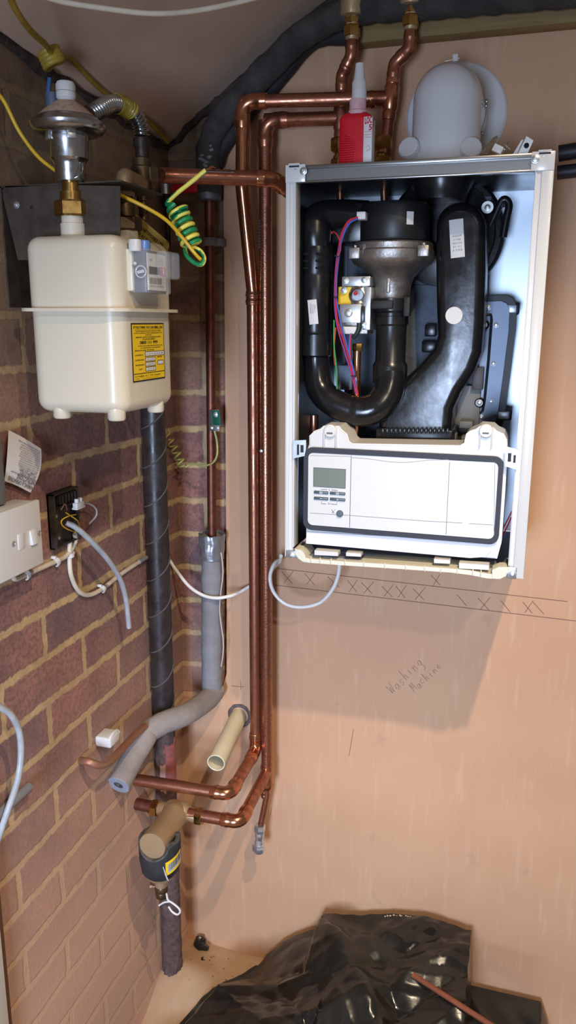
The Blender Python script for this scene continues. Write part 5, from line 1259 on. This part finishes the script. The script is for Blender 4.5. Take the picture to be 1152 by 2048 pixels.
# --- control box
CY = -.335
def cb_x(px_, py_): return oy(px_, py_, CY)
body = [(612, 1058), (611, 905), (618, 890), (618, 872), (628, 862), (640, 858), (646, 852), (678, 852), (684, 860), (694, 868), (698, 882), (704, 887), (920, 891), (928, 886), (932, 868), (940, 862), (952, 858), (960, 852), (985, 854), (994, 862), (1008, 868), (1014, 880), (1015, 900), (1010, 990), (1003, 1085), (994, 1118), (612, 1086)]
co = thing('control_panel', 'white boiler control panel with grey display and black rubber seal', 'control panel', oy(805, 1115, CY))
mb = MB(); mb.prism(poly(body, CY), (0, .075, 0))
t = mb.bm; bmesh.ops.recalc_face_normals(t, faces=t.faces[:]); 
front = [f for f in t.faces if len(f.verts) > 10]; bmesh.ops.bevel(t, geom=list({e for f in front for e in f.edges}), offset=.0025, segments=2, affect='EDGES')
finish('housing', mb, white_plastic, co)
c4 = [oy(618, 905, CY), oy(1001, 921, CY), oy(986, 1074, CY), oy(617, 1051, CY)]
fx0, fx1, fz0_, fz1_2 = (c4[0].x + c4[3].x) / 2, (c4[1].x + c4[2].x) / 2, (c4[2].z + c4[3].z) / 2, (c4[0].z + c4[1].z) / 2
o_o = rrect(fx0 - .008, fx1 + .008, fz0_ - .009, fz1_2 + .009, .016, CY - .009); o_i = rrect(fx0, fx1, fz0_, fz1_2, .010, CY - .009)
finish('black_seal', MB().frame(o_o, o_i, (0, .012, 0)), mat('seal_black', (38, 38, 46), .55), co)
face = finish('front_face', MB().prism(rrect(fx0 + .0006, fx1 - .0006, fz0_ + .0006, fz1_2 - .0006, .0095, CY - .0075), (0, .0095, 0)), white_plastic, co)
def FP(px_, py_, e=0): return oy(px_, py_, CY - .0078 - e)
def fl_(pts, r=.00035): return MB().tube([FP(*p) for p in pts], r, 5)
grv = mat('panel_groove', (120, 118, 120), .6)
xg1 = oy(701, 980, CY - .0075).x; xg2 = oy(896, 990, CY - .0075).x
finish('panel_groove', MB().box(xg1 - .0005, xg1 + .0005, CY - .0079, CY - .007, fz0_ + .002, fz1_2 - .002), ink_grey, face)
finish('panel_groove', MB().box(xg2 - .0004, xg2 + .0004, CY - .0079, CY - .007, fz0_ + .002, fz1_2 - .004), ink_grey, face)
finish('panel_groove', fl_([(620, 1026), (702, 1031), (850, 1042), (925, 1046)]), grv, face); finish('panel_groove', fl_([(938, 1047), (986, 1050)]), grv, face)
finish('panel_groove', MB().tube(spline([FP(703, 915), FP(740, 918), FP(775, 923), FP(810, 925), FP(850, 921), FP(897, 919)], 5), .0003, 5), grv, face)
finish('panel_groove', fl_([(620, 911), (700, 913)], .00025), grv, face); finish('panel_groove', fl_([(898, 920), (996, 925)], .0003), grv, face); finish('panel_groove', fl_([(990, 926), (988, 1062)], .0004), grv, face)
a_, b_ = FP(628, 937), FP(690, 975); Z1 = (FP(628, 936).z + FP(690, 939).z) / 2; Z0 = (FP(628, 972).z + FP(689, 976).z) / 2
finish('display', MB().box(a_.x, b_.x, CY - .0084, CY - .007, Z0, Z1), lcd, face)
finish('display_border', MB().frame([V(x, CY - .0085, z) for x, z in ((a_.x - .001, Z0 - .001), (b_.x + .001, Z0 - .001), (b_.x + .001, Z1 + .001), (a_.x - .001, Z1 + .001))], [V(x, CY - .0085, z) for x, z in ((a_.x, Z0), (b_.x, Z0), (b_.x, Z1), (a_.x, Z1))], (0, .001, 0)), ink_grey, face)
sym = {}
for (x0, y0, x1, y1, s_) in ((628, 981, 657, 987, ''), (660, 983, 691, 989, ''), (628, 993, 657, 999, '-'), (660, 995, 691, 1001, '+')):
    z1_ = (FP(x0, y0).z + FP(x1, y0 + 1.5).z) / 2; z0_ = (FP(x0, y1).z + FP(x1, y1 + 1.5).z) / 2
    bt_ = finish('button', MB().box(FP(x0, y0).x, FP(x1, y0).x, CY - .010, CY - .007, z0_, z1_, .0012), button_grey, face)
    c = V((FP(x0, y0).x + FP(x1, y0).x) / 2, CY - .0102, (z0_ + z1_) / 2); mb = MB()
    if s_: 
        mb.box(c.x - .002, c.x + .002, c.y, c.y + .0004, c.z - .0004, c.z + .0004)
        if s_ == '+': mb.box(c.x - .0004, c.x + .0004, c.y, c.y + .0004, c.z - .002, c.z + .002)
    else:
        mb.frame(rrect(c.x - .0028, c.x + .0028, c.z - .0019, c.z + .0019, .0008, c.y, 2), rrect(c.x - .0021, c.x + .0021, c.z - .0012, c.z + .0012, .0005, c.y, 2), (0, .0004, 0)); mb.box(c.x - .001, c.x + .001, c.y, c.y + .0004, c.z - .0004, c.z + .0004)
    finish('symbol', mb, label_white, face)
c = FP(680, 1027, -.001); finish('round_button', MB().lathe([(.0066, 0), (.0066, .003), (.0056, .004), (.0001, .0042)], c, (0, -1, 0), 28), button_grey, face)
mb = MB(); k = lambda *p: mb.tube([FP(*q, .0003) for q in p], .00035, 5)
k((664, 1027), (666, 1021), (668, 1027)); k((664, 1021), (663, 1019)); k((669, 1021), (670, 1019)); k((666, 1021), (666, 1025))
k((643, 1003), (643, 1007), (652, 1008)); k((662, 1008), (674, 1009), (674, 1004)); k((656, 1005), (658, 1009), (661, 1006))
k((642, 979), (654, 979)); k((663, 980), (675, 981)); k((658, 978), (659, 982))
finish('panel_symbols', mb, ink, face)
# hinge hoods, top clips, side arms
for (cx_, w2) in ((661, 17), (972, 17)):
    a_ = oy(cx_ - w2, 862, CY); b_ = oy(cx_ + w2, 862, CY)
    cz = oy(cx_, 872, CY).z
    for s in (-1, 1): finish('latch_rib', MB().box(oy(cx_ + s * 12, 880, CY).x - .001, oy(cx_ + s * 12, 880, CY).x + .001, CY - .005, CY, oy(cx_, 896, CY).z, oy(cx_, 860, CY).z, .0008), white_plastic, co)
    finish('latch_dome', MB().lathe([(.0125, 0), (.0125, .012), (.010, .014), (.001, .014)], V((a_.x + b_.x) / 2, CY + .008, oy(cx_, 862, CY).z), (0, -1, 0), 28), white_plastic, co)
    finish('latch_slot', MB().box((a_.x + b_.x) / 2 - .0055, (a_.x + b_.x) / 2 + .0055, CY - .0068, CY - .006, oy(cx_, 867, CY).z, oy(cx_, 864, CY).z), ink_grey, co)
sk = [(613, 1064), (612, 1087), (940, 1116), (970, 1114), (984, 1100), (992, 1084)]
finish('lower_skirt', MB().prism(poly(sk, CY - .0035), (0, .004, 0)), mat('shell_white', (224, 222, 226), .4), co)
for pts, lab_ in ((((586, 881), (612, 880), (612, 898), (609, 912), (586, 917)), 0), (((1012, 893), (1040, 900), (1036, 940), (1010, 932)), 1)):
    ar = finish('steel_arm', MB().prism(poly(pts, -.348), (0, .0015, 0)), zinc, co)
    for (x0, y0, x1, y1) in (((594, 889, 598, 910), (601, 890, 607, 905)) if not lab_ else ((1016, 906, 1022, 924), (1027, 910, 1031, 926))):
        p0, p1 = oy(x0, y0, -.3485), oy(x1, y1, -.3485); finish('arm_slot', MB().box(p0.x, p1.x, -.3488, -.348, p1.z, p0.z, .0), black_matt, ar)

# --- bottom tray
tr = thing('boiler_tray', 'cream plastic tray frame along the bottom of the open boiler', 'tray', oy(805, 1150, -.34))
TO = [(590, 1097), (590, 1108), (596, 1117), (606, 1124), (612, 1125), (690, 1131), (800, 1138), (900, 1145), (940, 1150), (975, 1157), (998, 1158), (1010, 1153), (1017, 1144), (1018, 1134)]
TI = [(598, 1099), (604, 1101), (609, 1108), (613, 1116), (622, 1118), (690, 1123), (800, 1130), (900, 1137), (940, 1141), (972, 1147), (982, 1148), (996, 1146), (1004, 1141), (1010, 1134)]
Yt = -.352
mb = MB(); n0 = len(mb.bm.faces); nT = len(TO)
Fo = [oy(*p, Yt) for p in TO]; Fi = [oy(*p, Yt) for p in TI]; Ao = [p + V(0, .06, 0) for p in Fo]; Ai = [p + V(0, .06, 0) for p in Fi]
for lst in ((Fo, Fi), (Ai, Ao), (Fi, Ai), (Ao, Fo)):
    va = [mb.bm.verts.new(p) for p in lst[0]]; vb = [mb.bm.verts.new(p) for p in lst[1]]
    for k_ in range(nT - 1): mb.bm.faces.new((va[k_], va[k_ + 1], vb[k_ + 1], vb[k_]))
bmesh.ops.remove_doubles(mb.bm, verts=mb.bm.verts[:], dist=1e-5)
finish('tray_frame', mb, cream_plastic, tr)
finish('tray_floor', MB().box(BX[0] + .012, BX[1] - .02, -.335, -.03, BZ[0] + .0, BZ[0] + .004), mat('tray_grey', (120, 124, 132), .5), tr)
corner = [(590, 1098), (602, 1100), (608, 1106), (612, 1116), (616, 1124), (606, 1123), (597, 1117), (591, 1108)]
finish('corner_cup', MB().prism(poly(corner, Yt - .002), (0, .03, 0)), cream_plastic, tr)
corner = [(984, 1140), (998, 1134), (1012, 1134), (1017, 1140), (1012, 1152), (1000, 1158), (985, 1157)]
finish('corner_cup', MB().prism(poly(corner, Yt - .002), (0, .03, 0)), cream_plastic, tr)
for (x0, y0, x1, y1, Y) in ((629, 1101, 676, 1110, -.350), (918, 1126, 978, 1137, -.350), (692, 1105, 722, 1112, -.345), (868, 1118, 900, 1126, -.345)):
    a_ = [oy(x0, y0, Y), oy(x1, y0 + (x1 - x0) * .075, Y), oy(x1, y1 + (x1 - x0) * .05, Y), oy(x0, y1, Y)]
    finish('hinge_clip', MB().prism(a_, (0, .02, 0)), white_plastic, tr)
for x in (622, 640, 662, 690, 728, 770, 812, 850, 882, 915, 946, 962):
    y = 1119 + (x - 622) * .076; a_ = oy(x, y - 4, Yt - .0025); b_ = oy(x, y + 7, Yt - .0025)
    finish('tray_rib', MB().box(a_.x - .0008, a_.x + .0008, Yt - .003, Yt + .004, b_.z, a_.z, .0004), cream_plastic, tr)
mb = MB(); 
for y, Y in ((1094, -.30),): 
    a_ = oy(612, y + 5, Y); b_ = oy(975, y + 32, Y); mb.box(a_.x, b_.x, Y, Y + .02, a_.z - .012, a_.z, .002)
finish('inner_rail', mb, mat('blue_grey_rail', (150, 160, 178), .5), tr)

# ================================================================== ON TOP OF THE BOILER
TZ = BZ[1] + .001
flue = thing('flue_elbow', 'glossy white flue elbow with round wall plate on top of the boiler', 'flue', (.640, -.15, TZ))
fcx_ = .640
FYc = -.165
dome_c = V(oy(893, 250, FYc).x, FYc, 0)
ztop = oy(893, 122, FYc).z - .004; zb3 = TZ
# vertical hood that turns back to the wall
rH = .062; pathf = spline([V(dome_c.x, FYc, zb3 + .02), V(dome_c.x, FYc, zb3 + .07), V(dome_c.x, FYc + .004, zb3 + .115), V(dome_c.x, FYc + .03, ztop - rH - .004), V(dome_c.x, FYc + .09, ztop - rH), V(dome_c.x, -.02, ztop - rH)], 10)
def dome(u, v):
    a_ = u * 2 * math.pi
    # half-capsule front, open to the back tube
    h = v
    z = zb3 + .014 + (ztop - rH - zb3 - .014) * min(1, h / .5) if h < .5 else None
    if h < .5: r = rH * (1.0 - .02 * h); return (dome_c.x + r * math.cos(a_), FYc + r * math.sin(a_), z)
    t = (h - .5) / .5 * math.pi / 2; r = rH * .99 * math.cos(t)
    return (dome_c.x + r * math.cos(a_), FYc + r * math.sin(a_), ztop - rH + rH * 1.0 * math.sin(t))
finish('hood', MB().grid(dome, 64, 40, True), white_flue, flue, angle=80)
finish('back_tube', MB().tube([V(dome_c.x, FYc, ztop - rH - .002), V(dome_c.x, -.015, ztop - rH - .002)], rH * .99, 48), white_flue, flue)
finish('hood_ring', MB().lathe([(.070, 0), (.073, .002), (.073, .014), (.068, .018), (.0615, .020)], V(dome_c.x, FYc, TZ), (0, 0, 1), 64), white_flue, flue)
finish('base_flange', MB().box(dome_c.x - .088, dome_c.x + .088, FYc - .062, FYc + .085, TZ, TZ + .008, .003, 3), white_flue, flue)
wp0 = oy(1015, 212, -.012); wp1 = oy(812, 225, -.012); wtop = oy(935, 118, -.012)
wpc = V((wp0.x + wp1.x) / 2, 0, 0); wr = (wp0.x - wp1.x) / 2; wcz = wtop.z - wr
finish('wall_plate', MB().lathe([(wr, .001), (wr, .004), (wr - .004, .008), (.055, .012)], V(wpc.x, 0, wcz), (0, -1, 0), 96), white_flue, flue)
for x, sx in ((816, -1), (943, 1)):
    c = oy(x, 293, FYc - .055); dirv = V(sx * .25, -.85, .35).normalized(); b_ = c - dirv * .022
    finish('cap_socket', MB().lathe([(.018, -.02), (.0165, .01)], b_, dirv, 28), white_flue, flue)
    cp = finish('screw_cap', MB().lathe([(.0168, .010), (.0185, .012), (.0185, .022), (.017, .0235), (.001, .024)], b_, dirv, 36), white_flue, flue)
    mb = MB()
    for k_ in range(18):
        a_ = k_ / 18 * 2 * math.pi; u_ = dirv.cross(V(0, 0, 1)).normalized(); v_ = dirv.cross(u_)
        mb.obox(b_ + dirv * .016 + (u_ * math.cos(a_) + v_ * math.sin(a_)) * .0186, dirv, (-u_ * math.sin(a_) + v_ * math.cos(a_)), (u_ * math.cos(a_) + v_ * math.sin(a_)), .0045, .001, .0008)
    finish('cap_grip', mb, white_flue, flue)
c = oy(910, 117, FYc + .035); finish('clamp_block', MB().box(c.x - .004, c.x + .006, c.y - .006, c.y + .006, c.z - .006, c.z + .006, .001), white_plastic, flue)
finish('clamp_screw', MB().tube([c + V(-.018, 0, -.003), c + V(.008, 0, 0)], .0012, 8), zinc, flue)
mb = MB().tube(spline([oy(974, 205, FYc + .05), oy(972, 225, FYc + .05), oy(968, 245, FYc + .05), oy(962, 262, FYc + .05)], 5), .0008, 6)
for q in ((973, 202), (972, 211), (964, 266)): mb.sph(oy(q[0], q[1], FYc + .05), .0028, (1, .6, 1.3), 2)
finish('clip_wire', mb, steel, flue)

# loose metal bits at the right end of the boiler top
def bentplate(label, pts, Y, dz, m_, name, cat, holes=()):
    t = thing(name, label, cat, oy(*pts[0], Y))
    finish('plate', MB().prism(poly(pts, Y), (0, dz, 0)), m_, t)
    for h in holes: finish('hole', MB().lathe([(h[2], 0), (h[2], .0008)], oy(h[0], h[1], Y - .0004), (0, -1, 0), 16), mat('hole_black', (6, 6, 6), .9), t)
    return t
t = bentplate('bent zinc bracket with a round hole standing at the right end of the boiler top', [(1036, 307), (1053, 272), (1067, 281), (1055, 307)], -.30, .0014, zinc, 'steel_bracket', 'bracket', ((1053, 291, .0042),))
finish('return_flange', MB().prism(poly([(1026, 308), (1043, 280), (1047, 279), (1034, 308)], -.28), (0, .0014, 0)), zinc, t); 
t = bentplate('narrow dull metal clip leaning against the white flue base', [(960, 308), (985, 276), (994, 270), (996, 275), (984, 300), (976, 309)], -.26, .0016, brass_dark, 'metal_clip', 'clip')
t = thing('clamp_block', 'small white plastic clamp with screws between the metal clip and the bent bracket', 'clamp', oy(1000, 308, -.28))
finish('block', MB().obox(oy(996, 299, -.28), (1, 0, -.5), (0, 1, 0), (.5, 0, 1), .0085, .007, .006, .001), white_plastic, t)
finish('screws', MB().tube([oy(1004, 306, -.28), oy(1018, 284, -.27)], .0018, 8).tube([oy(1010, 290, -.28), oy(1020, 300, -.28)], .0015, 8), steel, t)

# red bottle of thread sealant
bc = oy(712, 325, -.285); bx, by = bc.x, -.285
bl = thing('sealant_bottle', 'red squeeze bottle with white nozzle and white label standing on the boiler', 'bottle', (bx, by, TZ))
def zb_(y): return oy(712, y, by).z
hz = {k_: zb_(k_) for k_ in (322, 322, 238, 226, 200, 196, 175, 128)}
w2_, d2_ = .0295, .018
def bot(u, v):
    a_ = u * 2 * math.pi; ca, sa = math.cos(a_), math.sin(a_)
    z = TZ + (hz[226] - TZ) * v; k_ = 1.0
    if v > .86: k_ = math.sqrt(max(0.0, 1 - ((v - .86) / .16) ** 2)); 
    if v < .03: k_ = .94 + 2 * v
    e = .55
    return (bx + w2_ * max(.42, k_) * math.copysign(abs(ca) ** e, ca), by + d2_ * max(.6, k_) * math.copysign(abs(sa) ** e, sa), z)
mb = MB().grid(bot, 64, 40, True); bmesh.ops.holes_fill(mb.bm, edges=[e for e in mb.bm.edges if e.is_boundary])
finish('bottle_body', mb, red_plastic, bl, angle=60)
mb = MB()
for k_ in range(13):
    z = TZ + .006 + k_ * .0037; hw = .0155 if k_ < 10 else .0155 - (k_ - 9) * .0028
    mb.tube([V(bx - .013 - hw + .004, by - d2_ - .0004, z), V(bx - .013, by - d2_ - .0016, z - .0008), V(bx - .013 + hw - .002, by - d2_ - .0004, z)], .0014, 6)
finish('grip_ribs', mb, red_plastic, bl)
finish('collar', MB().lathe([(.0165, hz[226] - .004), (.0165, hz[226] + .002), (.0145, hz[226] + .004), (.0145, hz[200]), (.001, hz[200])], (bx + .001, by, 0), (0, 0, 1), 32), mat('pale_pink_plastic', (214, 176, 178), .4, 0, .5, 120, rgb2=(206, 130, 136)), bl)
finish('nozzle', MB().lathe([(.0130, hz[200]), (.0130, hz[175] + .006), (.0100, hz[175] + .012), (.0075, hz[128]), (.001, hz[128] + .001)], (bx + .003, by, 0), (0, 0, 1), 12), white_plastic, bl)
a0 = oy(729, 240, by - d2_)
lbx0, lbx1 = oy(727, 280, by - d2_).x, oy(744, 280, by - d2_).x
lb3 = finish('bottle_label', MB().box(lbx0, lbx1, by - d2_ - .0009, by - d2_ + .003, TZ + .002, zb_(240), .0004).box(bx + w2_ - .002, bx + w2_ + .0002, by - d2_ + .005, by + d2_ - .004, TZ + .002, zb_(240), .0002), label_white, bl)
mb = MB(); mb.text('LOC', .0145, V(lbx1 - .007, by - d2_ - .0013, zb_(248)), (1, 0, .1), width=.0125, bold=.04); mb.text('TITE', .0145, V(bx + w2_ + .0004, by - d2_ + .016, zb_(248)), (0, 1, .1), width=.016, bold=.04)
mb.text('5', .013, V(lbx1 - .003, by - d2_ - .0013, zb_(262)), (1, 0, .1), width=.0055, bold=.03); mb.text('77', .013, V(bx + w2_ + .0004, by - d2_ + .012, zb_(262)), (0, 1, .1), width=.011, bold=.03)
for y in (270, 276, 281): mb.box(lbx0 + .002, lbx1 - .001, by - d2_ - .0013, by - d2_ - .0011, zb_(y), zb_(y) + .0005)
mb.tube([V(lbx0 + .005, by - d2_ - .0012, zb_(300)), V(lbx0 + .009, by - d2_ - .0012, zb_(296)), V(lbx0 + .012, by - d2_ - .0012, zb_(304)), V(lbx0 + .006, by - d2_ - .0012, zb_(308))], .0004, 5)
finish('label_print', mb, red_plastic, lb3)

# black insulated pipes leaving to the right
for p0, p1, lab_, r in (((1075, 314), (1250, 286), 'upper black pipe leaving the frame right of the boiler', .0145), ((1075, 350), (1250, 330), 'lower black pipe leaving the frame right of the boiler', .0125)):
    Y = -.10; a_ = oy(*p0, Y); b_ = oy(*p1, Y); c_ = V(max(a_.x, .83), Y, a_.z + (b_.z - a_.z) * (.83 - a_.x) / (b_.x - a_.x) if a_.x < .83 else a_.z)
    tag(finish('black_pipe', MB().tube([c_, b_], r, 20), mat('navy_black', (24, 26, 34), .5)), lab_, 'pipe', 'black pipes right of the boiler')

# ================================================================== FLOOR: black sack and scraps
bag_mat = mat('black_polythene', (27, 27, 25), .27, 0, .6, 7, .2, 40, rgb2=(50, 47, 38), rvar=.12, bdist=.003)
prof_pts = [(.0, .0), (.10, .006), (.15, .010), (.18, .018), (.223, .040), (.279, .098), (.334, .142), (.374, .168), (.388, .208), (.42, .226), (.465, .242), (.567, .266), (.666, .270), (.768, .268)]
def hx_(x):
    for (a_, b_), (c_, d_) in zip(prof_pts, prof_pts[1:]):
        if a_ <= x <= c_: return b_ + (d_ - b_) * (x - a_) / (c_ - a_)
    return 0 if x < .1 else prof_pts[-1][1]
def ridge(x, y, ang, f, s):
    c, s_ = math.cos(R(ang)), math.sin(R(ang)); u_, v_ = x * c + y * s_, -x * s_ + y * c
    w_ = noise.noise(V(u_ * f * .3, v_ * f * .3, s)) * .8
    n_ = noise.noise(V(u_ * f * .35, v_ * f + w_, s + 3)); return (1 - abs(n_) * 2.4)
def tri(t): t = t % 1.0; return 1 - 4 * abs(t - .5)
def crease(x, y, ang, f, s_, warp=.5):
    c, q = math.cos(R(ang)), math.sin(R(ang)); u_, v_ = x * c + y * q, -x * q + y * c
    w_ = noise.noise(V(u_ * f * .22, v_ * f * .3, s_)) * warp * 2
    m_ = .35 + .65 * max(0, noise.noise(V(u_ * 3 + s_, v_ * 3, s_ * 2)) + .35)
    return tri(v_ * f + w_) * m_
def bag_h(x, y):
    """height of the sack over the floor; y runs from the wall (0) into the room (negative)"""
    d = -y
    base = hx_(x)
    h = base * max(0, 1 - (max(0, d - .05) / .62) ** 2.2)
    h = max(h, (.05 + .16 * min(1, max(0, (x - .1) / .3))) * min(1, d / .22) * max(0, 1 - (max(0, d - .3) / .45) ** 2) * min(1, max(0, x - (.20 - .62 * d)) / .09)) if x < .45 else h
    k = min(1, d / .05)
    fold = crease(x, y, -34, 5, 1.3, .7) * .022 + crease(x, y, 30, 6, 5.1, .9) * .013 + crease(x, y, -15, 15, 9.7, 1.2) * .004 + crease(x, y, 58, 12, 3.3, 1.2) * .003
    h += k * fold * min(1, h / .08) * min(1, .35 + d / .15)
    # broad flap running diagonally across the front
    t = (x - .39) * .80 + (d - .06) * -.60; h += .024 * math.exp(-(t / .030) ** 2) * k * (1 if x > .37 else .0)
    return max(0, h)
def bag_edge(d):  # right edge of the sheet
    return .772 + .03 * d
mb = MB(); NU, NV = 260, 170
def bag(u, v):
    y = -.012 - .70 * v; dd_ = .012 + .70 * v; x0 = .22 - .70 * min(dd_, .1) - .42 * max(0, dd_ - .1); x1 = bag_edge(-y)
    x = x0 + (x1 - x0) * u
    z = FZ + .004 + bag_h(x, y)
    if u > .985: z = FZ + .12 + (z - FZ - .12) * max(0, (1 - u) / .015)
    e_ = min(1, u / .05); z = FZ + .004 + (z - FZ - .004) * e_ + .004 * (1 - e_) * noise.noise(V(x * 60, y * 60, 3))
    gz = floor_fn((x - WX + .1) / 2.35, (.02 - y) / 3.2)[2] + .003
    z = max(z, gz)
    if v < .02: z = z - (.02 - v) / .02 * .05
    return (max(WX + .012, x + .004 * noise.noise(V(x * 30, y * 30, 1))), y + .004 * noise.noise(V(x * 30, y * 30, 8)), z)
mb.grid(bag, NU, NV)
sk_ = thing('black_sack', 'crumpled black plastic sack heaped against the wall on the floor', 'sack', (.42, -.3, FZ))
finish('sack_sheet', mb, bag_mat, sk_, angle=22)
mb = MB()
def side(u, v):
    x = .76 + u * .20; y = -.02 - .40 * v; z = FZ + .006 + (.095 - .14 * max(0, (u - .9)) * 4) * (1 - .5 * v) + .014 * ridge(x, y, -30, 12, 4) * min(1, v * 5)
    return (x, y, max(FZ + .003, z))
mb.grid(side, 60, 60); finish('sack_corner', mb, bag_mat, sk_, angle=70)
mb = MB()
for k in range(16):
    p = oy(795 + random.uniform(-28, 28), 1850 + random.uniform(-12, 22), -.03); mb.sph(V(p.x, -.035, FZ + .004 + bag_h(p.x, -.035) + random.uniform(-.001, .002)), random.uniform(.0015, .0035), (1, 1, .6), 1)
finish('plaster_crumbs', mb, mat('crumbs', (186, 170, 140), .9), sk_)
def hit(px_, py_, lift=.006):
    d = ray(px_, py_).normalized(); t = 1.2
    while t < 3:
        p = CAM_LOC + d * t
        if p.z < FZ + .004 + bag_h(p.x, p.y) + lift or p.y > -.01: return p
        t += .002
    return p
r0, r1 = hit(826, 1950, .008), hit(975, 2046, .02); dr = (r1 - r0); r2 = r0 + dr * 1.5
tag(finish('copper_offcut', MB().tube([r0, r1, r2], .0062, 12), mat('rusty_rod', (150, 86, 58), .5, .3, .5, 40, rgb2=(110, 62, 44))), 'thin reddish copper offcut lying across the black sack', 'pipe offcut')
# small black plastic scrap in the corner
mb = MB()
sp_ = [oy(404, 1872, -.012), oy(400, 1885, -.02), oy(410, 1900, -.03), oy(400, 1912, -.035), oz(404, 1924, .085), oz(416, 1942, .075)]
mb.tube(spline(sp_, 6), [.003, .006, .009, .012, .014, .015, .015, .016, .016, .015, .014, .012, .009, .008, .007, .007, .006, .006, .006, .007, .008, .009, .009, .008, .007, .006, .006, .005, .005, .004, .003][:31], 12)
for v in mb.bm.verts: v.co += V(*[noise.noise(v.co * 70 + V(k_ * 9, 1, 0)) for k_ in range(3)]) * .008
tag(finish('plastic_scrap', mb, bag_mat, angle=25), 'small twisted scrap of black plastic by the foot of the wall', 'scrap')
mb = MB()
for k in range(70):
    x, y = random.uniform(.0, .55), random.uniform(-.30, -.02)
    if bag_h(x, y) > .02: continue
    mb.sph(V(x, y, floor_fn((x - WX + .1) / 2.35, (.02 - y) / 3.2)[2] + .001), random.uniform(.0008, .0022), (1.6, 1, .6), 1)
o = finish('floor_debris', mb, mat('debris', (150, 124, 96), .9, 0, .8, 200, rgb2=(60, 48, 40))); tag(o, 'scattered plaster crumbs and dust on the floor by the corner', 'debris'); o['kind'] = 'stuff'
